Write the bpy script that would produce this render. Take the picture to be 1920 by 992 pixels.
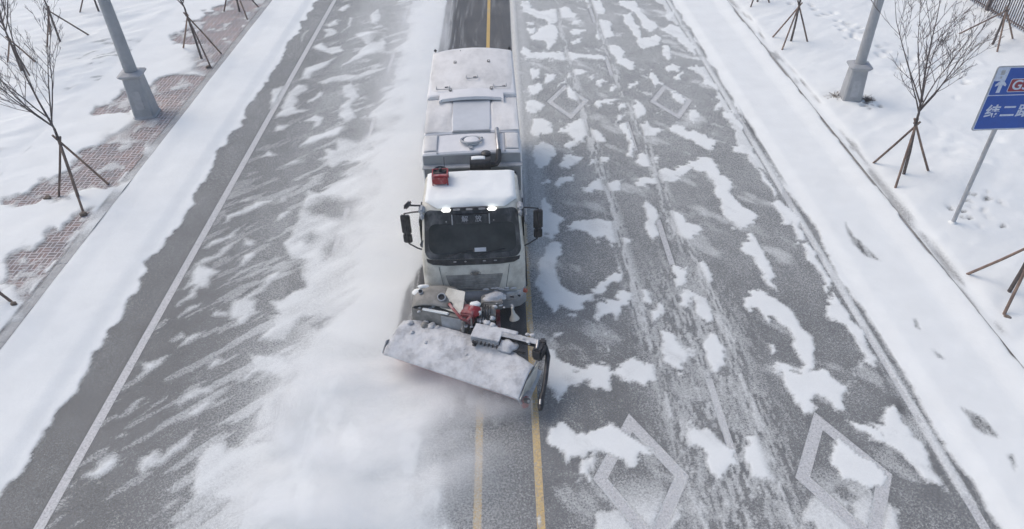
import bpy, bmesh, math, random
import numpy as np
from mathutils import Vector, Matrix, Euler

SC = bpy.context.scene
for o in list(bpy.data.objects): bpy.data.objects.remove(o)
COL = SC.collection
rad = math.radians

# ------------------------------------------------------------------ camera
CAM_H = 11.5
cd = bpy.data.cameras.new('camera'); cam = bpy.data.objects.new('camera', cd); COL.objects.link(cam)
cd.sensor_width = 36.0; cd.lens = 36.0 * 1306.0 / 1920.0; cd.clip_start = 0.1; cd.clip_end = 2000
# world axes seen in camera space (drone looking down the road, 38.4 deg down, slight roll)
M = ((0.999550883, -0.0299671928, 0.0), (-0.0186067827, -0.620626235, 0.783885747), (-0.0234908553, -0.783533691, -0.620905094))
# rows: world x,y,z in (right, down, forward)
R = Matrix(((M[0][0], -M[0][1], -M[0][2]), (M[1][0], -M[1][1], -M[1][2]), (M[2][0], -M[2][1], -M[2][2])))
cam.matrix_world = Matrix.Translation((0, 0, CAM_H)) @ R.to_4x4()
SC.camera = cam

# ------------------------------------------------------------------ light
SUN_EL, SUN_AZ = 50.0, -62.0      # overcast; brighter from the left and a little behind the truck
w = bpy.data.worlds.new('World'); SC.world = w; w.use_nodes = True
nt = w.node_tree; bg = nt.nodes['Background']
sky = nt.nodes.new('ShaderNodeTexSky'); sky.sky_type = 'NISHITA'; sky.sun_disc = False
sky.sun_elevation = rad(SUN_EL); sky.sun_rotation = rad(SUN_AZ)
sky.air_density = 1.0; sky.dust_density = 3.0; sky.ozone_density = 0.3
nt.links.new(sky.outputs[0], bg.inputs[0]); bg.inputs[1].default_value = 0.145
sl = bpy.data.lights.new('sun', 'SUN'); so = bpy.data.objects.new('sun', sl); COL.objects.link(so)
sl.energy = 0.6; sl.angle = rad(50); sl.color = (1.0, 0.97, 0.93)
az = rad(SUN_AZ); el = rad(SUN_EL)
sdir = Vector((math.sin(az) * math.cos(el), math.cos(az) * math.cos(el), math.sin(el)))
so.rotation_euler = sdir.to_track_quat('Z', 'Y').to_euler(); so.location = (0, 0, 40)
vs = SC.view_settings
vs.view_transform = 'Standard'; vs.look = 'None'; vs.gamma = 1; vs.use_curve_mapping = False
vs.exposure = 0.25
SC.cycles.volume_step_rate = 1.0
SC.cycles.max_bounces = 12
SC.cycles.volume_bounces = 8
SC.cycles.transparent_max_bounces = 12
# ------------------------------------------------------------------ materials
MATS = {}
def newmat(name):
    m = bpy.data.materials.new(name); m.use_nodes = True
    MATS[name] = m
    return m, m.node_tree, m.node_tree.nodes['Principled BSDF']
def N(nt, t, **k):
    n = nt.nodes.new(t)
    for a, b in k.items(): setattr(n, a, b)
    return n
def noise(nt, scale, detail=5, rough=0.6, coord='Object', stretch=None, rot=None):
    tc = N(nt, 'ShaderNodeTexCoord'); mp = N(nt, 'ShaderNodeMapping'); no = N(nt, 'ShaderNodeTexNoise')
    nt.links.new(tc.outputs[coord], mp.inputs[0]); nt.links.new(mp.outputs[0], no.inputs['Vector'])
    no.inputs['Scale'].default_value = scale; no.inputs['Detail'].default_value = detail; no.inputs['Roughness'].default_value = rough
    if stretch: mp.inputs['Scale'].default_value = stretch
    if rot: mp.inputs['Rotation'].default_value = rot
    return no
def ramp(nt, src, stops):
    r = N(nt, 'ShaderNodeValToRGB'); nt.links.new(src, r.inputs[0])
    e = r.color_ramp.elements
    while len(e) < len(stops): e.new(0.5)
    for i, (p, c) in enumerate(stops):
        e[i].position = p; e[i].color = (c, c, c, 1) if not isinstance(c, tuple) else (*c, 1)
    return r
def bump(nt, b, src, strength, dist=0.01):
    n = N(nt, 'ShaderNodeBump'); n.inputs['Strength'].default_value = strength; n.inputs['Distance'].default_value = dist
    nt.links.new(src, n.inputs['Height']); nt.links.new(n.outputs[0], b.inputs['Normal'])
    return n
def simple(name, col, rough=0.5, metal=0.0, dirt=None, dscale=6.0, dpos=(0.42, 0.62), bmp=0.0, stretch=None, coat=0.0):
    m, nt, b = newmat(name)
    b.inputs['Roughness'].default_value = rough; b.inputs['Metallic'].default_value = metal
    b.inputs['Coat Weight'].default_value = coat
    no = noise(nt, dscale, 8, 0.65, stretch=stretch)
    d = dirt if dirt else tuple(c * 0.82 for c in col)
    r = ramp(nt, no.outputs[0], [(dpos[0], col), (dpos[1], d)])
    nt.links.new(r.outputs[0], b.inputs['Base Color'])
    if bmp:
        n2 = noise(nt, dscale * 9, 4); bump(nt, b, n2.outputs[0], bmp, 0.005)
    return m
SNOW = (0.815, 0.835, 0.815)
def snowmat(name, bscale=14.0, bstr=0.35, dist=0.02, col=SNOW):
    m, nt, b = newmat(name)
    b.inputs['Roughness'].default_value = 0.75; b.inputs['Specular IOR Level'].default_value = 0.25
    n1 = noise(nt, 1.3, 6); r = ramp(nt, n1.outputs[0], [(0.3, tuple(c * .94 for c in col)), (0.65, col)])
    nt.links.new(r.outputs[0], b.inputs['Base Color'])
    n2 = noise(nt, bscale, 7, 0.62); bump(nt, b, n2.outputs[0], bstr, dist)
    return m, nt, b
snowmat('snow'); snowmat('snow_field', 5.0, 0.45, 0.05)
snowmat('snow_frost', 22, 0.9, 0.02, (0.60, 0.61, 0.62))
m, nt, b = MATS['snow_frost'], MATS['snow_frost'].node_tree, MATS['snow_frost'].node_tree.nodes['Principled BSDF']
ng = noise(nt, 3.2, 9, .72); rg = ramp(nt, ng.outputs[0], [(0.36, (.40, .40, .405)), (0.52, (.58, .59, .60)), (0.70, (.68, .69, .70))]); nt.links.new(rg.outputs[0], b.inputs['Base Color'])
snowmat('snow_dusty', 12, 0.5, 0.015, (0.72, 0.71, 0.69))
nt = MATS['snow_dusty'].node_tree; ng = noise(nt, 1.1, 9, .7, stretch=(1, .5, 1)); rg = ramp(nt, ng.outputs[0], [(0.36, (.54, .535, .52)), (0.54, (.70, .69, .67)), (0.68, (.76, .755, .74))]); nt.links.new(rg.outputs[0], nt.nodes['Principled BSDF'].inputs['Base Color'])

# snow lying on the road: cover comes from a vertex attribute, broken up by grain
m, nt, b = snowmat('snow_cover', 9.0, 0.35, 0.02)
at = N(nt, 'ShaderNodeAttribute', attribute_name='cover')
g = noise(nt, 24, 6, 0.75); g2 = noise(nt, 70, 5, 0.85)
def math_(nt, op, a, b_=None, c=None):
    n = N(nt, 'ShaderNodeMath', operation=op)
    for i, v in enumerate((a, b_, c)):
        if v is None: continue
        if isinstance(v, (int, float)): n.inputs[i].default_value = v
        else: nt.links.new(v, n.inputs[i])
    return n.outputs[0]
a = at.outputs['Fac']
inv = math_(nt, 'SUBTRACT', 1.0, a)
mid = math_(nt, 'MULTIPLY', a, inv)                                  # strongest where cover is partial
gg = math_(nt, 'ADD', math_(nt, 'SUBTRACT', g.outputs[0], 0.5), math_(nt, 'SUBTRACT', g2.outputs[0], 0.5))
k = math_(nt, 'MULTIPLY', math_(nt, 'MULTIPLY', mid, gg), 6.0)
al = math_(nt, 'ADD', a, k); cl = N(nt, 'ShaderNodeClamp'); nt.links.new(al, cl.inputs[0])
tr = N(nt, 'ShaderNodeBsdfTransparent'); mx = N(nt, 'ShaderNodeMixShader')
nt.links.new(cl.outputs[0], mx.inputs[0]); nt.links.new(tr.outputs[0], mx.inputs[1]); nt.links.new(b.outputs[0], mx.inputs[2])
nt.links.new(mx.outputs[0], nt.nodes['Material Output'].inputs['Surface'])

# asphalt
m, nt, b = newmat('asphalt')
n1 = noise(nt, 0.7, 5); n2 = noise(nt, 55, 6, 0.85)
r1 = ramp(nt, n1.outputs[0], [(0.3, (0.040, 0.041, 0.042)), (0.7, (0.066, 0.066, 0.068))])
r2 = ramp(nt, n2.outputs[0], [(0.36, 0.4), (0.5, 1.0), (0.64, 2.6)])
mul = N(nt, 'ShaderNodeMix', data_type='RGBA', blend_type='MULTIPLY'); mul.inputs[0].default_value = 1
nt.links.new(r1.outputs[0], mul.inputs[6]); nt.links.new(r2.outputs[0], mul.inputs[7]); nt.links.new(mul.outputs[2], b.inputs['Base Color'])
b.inputs['Roughness'].default_value = 0.62
bump(nt, b, n2.outputs[0], 0.5, 0.006)

# worn paint
def paint(name, col, wear):
    m, nt, b = newmat(name)
    n1 = noise(nt, 22, 8, 0.75); r = ramp(nt, n1.outputs[0], [(0.36, tuple(c * .28 + .02 for c in col)), (0.44 + wear, tuple(c * .75 for c in col)), (0.60, col)])
    nt.links.new(r.outputs[0], b.inputs['Base Color']); b.inputs['Roughness'].default_value = 0.6
paint('paint_white', (0.62, 0.62, 0.62), 0.0); paint('paint_yellow', (0.62, 0.42, 0.12), 0.0)

# concrete kerb + brick paving
simple('kerb_stone', (0.40, 0.395, 0.385), 0.85, dirt=(0.29, 0.285, 0.28), dscale=5, bmp=0.4)
m, nt, b = newmat('paving')
tc = N(nt, 'ShaderNodeTexCoord')
outs = []
for rot, off in ((0, (0, 0)), (90, (0, 0))):            # basket weave: pairs of bricks turned by the checker
    mp = N(nt, 'ShaderNodeMapping'); br = N(nt, 'ShaderNodeTexBrick'); nt.links.new(tc.outputs['Object'], mp.inputs[0]); nt.links.new(mp.outputs[0], br.inputs['Vector'])
    mp.inputs['Rotation'].default_value = (0, 0, rad(rot)); br.offset = 0.0; br.inputs['Scale'].default_value = 1.0
    br.inputs['Brick Width'].default_value = 0.25; br.inputs['Row Height'].default_value = 0.125; br.inputs['Mortar Size'].default_value = 0.016; br.inputs['Mortar Smooth'].default_value = 0.2
    br.inputs['Color1'].default_value = (0.225, 0.160, 0.142, 1); br.inputs['Color2'].default_value = (0.15, 0.135, 0.130, 1); br.inputs['Mortar'].default_value = (0.52, 0.52, 0.53, 1); outs.append(br)
ck = N(nt, 'ShaderNodeTexChecker'); nt.links.new(tc.outputs['Object'], ck.inputs[0]); ck.inputs['Scale'].default_value = 4.0
mx = N(nt, 'ShaderNodeMix', data_type='RGBA'); nt.links.new(ck.outputs['Fac'], mx.inputs[0]); nt.links.new(outs[0].outputs[0], mx.inputs[6]); nt.links.new(outs[1].outputs[0], mx.inputs[7])
n1 = noise(nt, 1.1, 6); r1 = ramp(nt, n1.outputs[0], [(0.35, (0.8, 0.8, 0.84)), (0.65, (1.25, 1.12, 1.08))])
mul = N(nt, 'ShaderNodeMix', data_type='RGBA', blend_type='MULTIPLY'); mul.inputs[0].default_value = 1
nt.links.new(mx.outputs[2], mul.inputs[6]); nt.links.new(r1.outputs[0], mul.inputs[7]); nt.links.new(mul.outputs[2], b.inputs['Base Color'])
b.inputs['Roughness'].default_value = 0.85

simple('soil', (0.13, 0.10, 0.08), 0.95, dirt=(0.2, 0.17, 0.14), dscale=8, bmp=0.6)
simple('truck_white', (0.66, 0.64, 0.565), 0.42, dirt=(0.36, 0.34, 0.285), dscale=2.6, dpos=(0.42, 0.72), coat=0.15)
simple('box_white', (0.74, 0.735, 0.73), 0.5, dirt=(0.62, 0.62, 0.62), dscale=1.2, dpos=(0.4, 0.7))
simple('box_grey', (0.34, 0.355, 0.36), 0.6, dirt=(0.27, 0.275, 0.28), dscale=2)
simple('frosted_grey', (0.42, 0.44, 0.46), 0.7, dirt=(0.30, 0.31, 0.32), dscale=3, dpos=(.4, .6), bmp=.3)
simple('flap_grey', (0.56, 0.58, 0.60), 0.6, dirt=(0.50, 0.52, 0.54), dscale=1.2)
simple('grimy_grey', (0.28, 0.27, 0.25), 0.7, dirt=(0.18, 0.175, 0.16), dscale=4, bmp=.3)
simple('grille_grey', (0.30, 0.292, 0.27), 0.7, dirt=(0.20, 0.193, 0.18), dscale=7, bmp=.3)
simple('black_plastic', (0.018, 0.018, 0.02), 0.45, dirt=(0.05, 0.05, 0.052), dscale=7)
simple('black_rubber', (0.025, 0.025, 0.027), 0.8, dirt=(0.10, 0.10, 0.10), dscale=9, bmp=.3)
simple('chassis', (0.04, 0.04, 0.042), 0.7, dirt=(0.12, 0.12, 0.12), dscale=5)
simple('steel', (0.42, 0.42, 0.42), 0.35, 0.8, dirt=(0.25, 0.25, 0.25), dscale=9)
simple('chrome', (0.7, 0.7, 0.7), 0.15, 1.0)
simple('red_paint', (0.30, 0.025, 0.03), 0.45, dirt=(0.45, 0.28, 0.28), dscale=7, dpos=(.5, .68))
simple('dull_red', (0.26, 0.05, 0.05), 0.55, dirt=(0.42, 0.30, 0.30), dscale=4, dpos=(.45, .7))
simple('dark_hose', (0.10, 0.06, 0.07), 0.5)
simple('black_frost', (0.028, 0.028, 0.03), 0.4, dirt=(0.16, 0.165, 0.17), dscale=5, dpos=(.48, .8), stretch=(1, 1, .4))
simple('lens', (0.5, 0.5, 0.5), 0.15, 0.2, dirt=(0.3, 0.3, 0.3))
simple('amber', (0.55, 0.16, 0.10), 0.25)
simple('paper', (0.55, 0.57, 0.60), 0.7, dirt=(0.5, 0.52, 0.56))
simple('letter_frost', (0.42, 0.43, 0.45), 0.7)
simple('pole_grey', (0.36, 0.37, 0.385), 0.55, dirt=(0.31, 0.32, 0.33), dscale=3)
simple('galv', (0.42, 0.43, 0.45), 0.45, 0.3)
simple('sign_blue', (0.006, 0.070, 0.36), 0.5, dirt=(0.008, 0.08, 0.40))
simple('sign_red', (0.28, 0.02, 0.045), 0.45)
simple('sign_white', (0.62, 0.68, 0.78), 0.5, dirt=(0.5, 0.56, 0.68), dscale=20)
simple('bark', (0.075, 0.062, 0.058), 0.9, dirt=(0.13, 0.11, 0.10), dscale=12, bmp=.5)
simple('twig', (0.10, 0.078, 0.072), 0.9, dirt=(0.15, 0.13, 0.125), dscale=9)
simple('stake_wood', (0.27, 0.19, 0.145), 0.85, dirt=(0.13, 0.095, 0.08), dscale=5, dpos=(.4, .65), stretch=(1, 1, .3))
simple('stake_dark', (0.11, 0.08, 0.07), 0.85, dirt=(0.2, 0.15, 0.12), dscale=5, stretch=(1, 1, .3))
simple('fence_brown', (0.085, 0.065, 0.062), 0.6, dirt=(0.12, 0.1, 0.1))
simple('dry_grass', (0.16, 0.13, 0.11), 0.9)
def emit(name, col, s):
    m, nt, b = newmat(name); b.inputs['Base Color'].default_value = (*col, 1)
    b.inputs['Emission Color'].default_value = (*col, 1); b.inputs['Emission Strength'].default_value = s
emit('lamp_on', (1.0, 0.99, 0.96), 2.2); emit('lamp_dim', (0.6, 0.6, 0.58), 0.12)
m, nt, b = newmat('dark_glass')
n1 = noise(nt, 1.6, 6, .6); r = ramp(nt, n1.outputs[0], [(0.35, (0.012, 0.014, 0.016)), (0.7, (0.05, 0.053, 0.056))])
nt.links.new(r.outputs[0], b.inputs['Base Color']); b.inputs['Roughness'].default_value = 0.22; b.inputs['IOR'].default_value = 1.45
# ------------------------------------------------------------------ mesh helpers
class P:
    def __init__(s): s.bm = bmesh.new()
    def face(s, vs):
        try: return s.bm.faces.new(vs)
        except ValueError: return None
    def box(s, c, d, rot=None, bev=0.0, seg=2):
        t = bmesh.new(); bmesh.ops.create_cube(t, size=1.0)
        for v in t.verts: v.co = Vector((v.co.x * d[0], v.co.y * d[1], v.co.z * d[2]))
        if bev: bmesh.ops.bevel(t, geom=t.edges[:], offset=bev, segments=seg, affect='EDGES', clamp_overlap=True)
        mt = Matrix.Translation(c) @ (Euler(rot).to_matrix().to_4x4() if rot else Matrix.Identity(4))
        s.merge(t, mt); return s
    def merge(s, t, mt=None):
        mp = {}
        for v in t.verts: mp[v] = s.bm.verts.new(mt @ v.co if mt else v.co)
        for f in t.faces: s.face([mp[v] for v in f.verts])
        t.free()
    def ring(s, c, ax, r, n, up=None):
        ax = Vector(ax).normalized(); u = ax.orthogonal().normalized() if up is None else (Vector(up) - ax * Vector(up).dot(ax)).normalized()
        v = ax.cross(u); c = Vector(c)
        return [s.bm.verts.new(c + u * (r * math.cos(2 * math.pi * i / n)) + v * (r * math.sin(2 * math.pi * i / n))) for i in range(n)]
    def skin(s, rings, close=True, caps=True):
        n = len(rings[0])
        for a, b in zip(rings, rings[1:]):
            for i in range(n if close else n - 1):
                s.face((a[i], a[(i + 1) % n], b[(i + 1) % n], b[i]))
        if caps: s.face(rings[0][::-1]); s.face(rings[-1])
        return s
    def cyl(s, p0, p1, r0, r1=None, n=16, caps=True):
        p0 = Vector(p0); p1 = Vector(p1); ax = p1 - p0; up = ax.orthogonal()
        s.skin([s.ring(p0, ax, r0, n, up), s.ring(p1, ax, r0 if r1 is None else r1, n, up)], True, caps); return s
    def tube(s, pts, r, n=8, caps=True):
        pts = [Vector(p) for p in pts]; rs = r if isinstance(r, (list, tuple)) else [r] * len(pts)
        up = None; rings = []
        for i, p in enumerate(pts):
            t = (pts[min(i + 1, len(pts) - 1)] - pts[max(i - 1, 0)]).normalized()
            if up is None: up = t.orthogonal()
            up = (up - t * up.dot(t)); up = up.normalized() if up.length > 1e-6 else t.orthogonal()
            rings.append(s.ring(p, t, rs[i], n, up))
        s.skin(rings, True, caps); return s
    def lathe(s, c, prof, n=24, ax=(0, 0, 1)):
        c = Vector(c); a = Vector(ax).normalized(); up = a.orthogonal()
        s.skin([s.ring(c + a * z, a, max(r, 1e-4), n, up) for r, z in prof]); return s
    def grid(s, fn, nu, nv):
        vs_ = [[s.bm.verts.new(fn(i / nu, j / nv)) for i in range(nu + 1)] for j in range(nv + 1)]
        for j in range(nv):
            for i in range(nu): s.face((vs_[j][i], vs_[j][i + 1], vs_[j + 1][i + 1], vs_[j + 1][i]))
        return vs_
    def prism(s, poly, z0, z1):      # plan polygon
        a = [s.bm.verts.new((x, y, z0)) for x, y in poly]; b = [s.bm.verts.new((x, y, z1)) for x, y in poly]
        s.skin([a, b]); return s
    def extr(s, pts, vec):           # any planar loop extruded by a vector
        a = [s.bm.verts.new(p) for p in pts]; b = [s.bm.verts.new(Vector(p) + Vector(vec)) for p in pts]
        s.skin([a, b]); return s
    def out(s, name, mat, parent=None, smooth=True, angle=35, solid=0.0):
        bmesh.ops.recalc_face_normals(s.bm, faces=s.bm.faces[:])
        me = bpy.data.meshes.new(name); s.bm.to_mesh(me); s.bm.free()
        me.materials.append(MATS[mat])
        if smooth:
            me.shade_smooth(); me.set_sharp_from_angle(angle=rad(angle))
        o = bpy.data.objects.new(name, me); COL.objects.link(o); o.parent = parent
        if solid:
            md = o.modifiers.new('Solidify', 'SOLIDIFY'); md.thickness = solid; md.offset = 0
        return o
def thing(name, label, cat, loc=(0, 0, 0), rz=0.0, group=None):
    o = bpy.data.objects.new(name, None); COL.objects.link(o); o.empty_display_size = 0.3
    o.location = loc; o.rotation_euler = (0, 0, rz); o['label'] = label; o['category'] = cat
    if group: o['group'] = group
    return o
def tag(o, label, cat, group=None, kind=None):
    o['label'] = label; o['category'] = cat
    if group: o['group'] = group
    if kind: o['kind'] = kind
    return o
def text(body, size, name, mat, parent, mw, extrude=0.003, shear=0.0, bold=0.0):
    cu = bpy.data.curves.new('txt', 'FONT'); cu.body = body; cu.size = size; cu.extrude = extrude; cu.align_x = 'CENTER'; cu.align_y = 'CENTER'
    cu.shear = shear; cu.offset = bold
    o = bpy.data.objects.new('txt', cu); COL.objects.link(o)
    me = bpy.data.meshes.new_from_object(o.evaluated_get(bpy.context.evaluated_depsgraph_get()))
    bpy.data.objects.remove(o); me.name = name; me.transform(mw); me.materials.clear(); me.materials.append(MATS[mat])
    t = bpy.data.objects.new(name, me); COL.objects.link(t); t.parent = parent
    return t

# ------------------------------------------------------------------ numpy noise
def _hash(ix, iy, seed):
    h = (ix.astype(np.int64) * 374761393 + iy.astype(np.int64) * 668265263 + seed * 1442695041) & 0xffffffff
    h = ((h ^ (h >> 13)) * 1274126177) & 0xffffffff
    return ((h ^ (h >> 16)) & 0xffff) / 65535.0
def vnoise(x, y, seed=0):
    ix = np.floor(x); iy = np.floor(y); fx = x - ix; fy = y - iy
    fx = fx * fx * (3 - 2 * fx); fy = fy * fy * (3 - 2 * fy)
    a = _hash(ix, iy, seed); b = _hash(ix + 1, iy, seed); c = _hash(ix, iy + 1, seed); d = _hash(ix + 1, iy + 1, seed)
    return (a * (1 - fx) + b * fx) * (1 - fy) + (c * (1 - fx) + d * fx) * fy
def fbm(x, y, seed=0, octv=4, gain=0.5):
    s = 0; a = 1; t = 0
    for i in range(octv):
        s = s + a * vnoise(x, y, seed + i * 17); t += a; a *= gain; x = x * 2.03 + 11.3; y = y * 2.03 + 5.7
    return s / t
def n2(x, y, seed): return float(fbm(np.array([x + 50.0]), np.array([y + 50.0]), seed, 4, .5)[0])
def sstep(a, b, x):
    t = np.clip((x - a) / (b - a), 0, 1); return t * t * (3 - 2 * t)
def polymask(X, Y, polys, soft, out=None):
    """soft cover 0..1 from outlines on the ground, in metres"""
    out = np.zeros_like(X) if out is None else out
    fX = X.ravel(); fY = Y.ravel(); fo = out.ravel()
    for p in polys:
        p = np.array(p); m = soft * 1.5
        sel = np.where((fX > p[:, 0].min() - m) & (fX < p[:, 0].max() + m) & (fY > p[:, 1].min() - m) & (fY < p[:, 1].max() + m))[0]
        if len(sel) == 0: continue
        x = fX[sel]; y = fY[sel]; inside = np.zeros(len(sel), bool); dmin = np.full(len(sel), 1e9)
        q = np.roll(p, -1, axis=0)
        for (x0, y0), (x1, y1) in zip(p, q):
            c = ((y0 > y) != (y1 > y)) & (x < (x1 - x0) * (y - y0) / (y1 - y0 + 1e-12) + x0); inside ^= c
            dx = x1 - x0; dy = y1 - y0; t = np.clip(((x - x0) * dx + (y - y0) * dy) / (dx * dx + dy * dy + 1e-12), 0, 1)
            dmin = np.minimum(dmin, (x - x0 - t * dx) ** 2 + (y - y0 - t * dy) ** 2)
        d = np.sqrt(dmin) * np.where(inside, 1, -1)
        fo[sel] = np.maximum(fo[sel], sstep(-soft, soft, d))
    return fo.reshape(X.shape)
def sheet(name, xs, ys, Z, mat, cover=None, drop=0.004):
    nx, ny = len(xs), len(ys)
    X, Y = np.meshgrid(xs, ys)
    co = np.stack([X.ravel(), Y.ravel(), Z.ravel()], 1).astype(np.float32)
    idx = np.arange(nx * ny).reshape(ny, nx)
    q = np.stack([idx[:-1, :-1], idx[:-1, 1:], idx[1:, 1:], idx[1:, :-1]], -1).reshape(-1, 4)
    if cover is not None:
        q = q[cover.ravel()[q].max(1) > drop]
        used = np.zeros(nx * ny, bool); used[q.ravel()] = True; re = np.cumsum(used) - 1
        co = co[used]; q = re[q]; cv = cover.ravel()[used].astype(np.float32)
    me = bpy.data.meshes.new(name); me.vertices.add(len(co)); me.vertices.foreach_set('co', co.ravel())
    me.loops.add(q.size); me.loops.foreach_set('vertex_index', q.ravel().astype(np.int32))
    me.polygons.add(len(q)); me.polygons.foreach_set('loop_start', np.arange(0, q.size, 4, dtype=np.int32))
    me.polygons.foreach_set('loop_total', np.full(len(q), 4, np.int32))
    me.update(calc_edges=True); me.shade_smooth(); me.materials.append(MATS[mat])
    if cover is not None:
        a = me.attributes.new('cover', 'FLOAT', 'POINT'); a.data.foreach_set('value', cv)
    o = bpy.data.objects.new(name, me); COL.objects.link(o); return o
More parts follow.
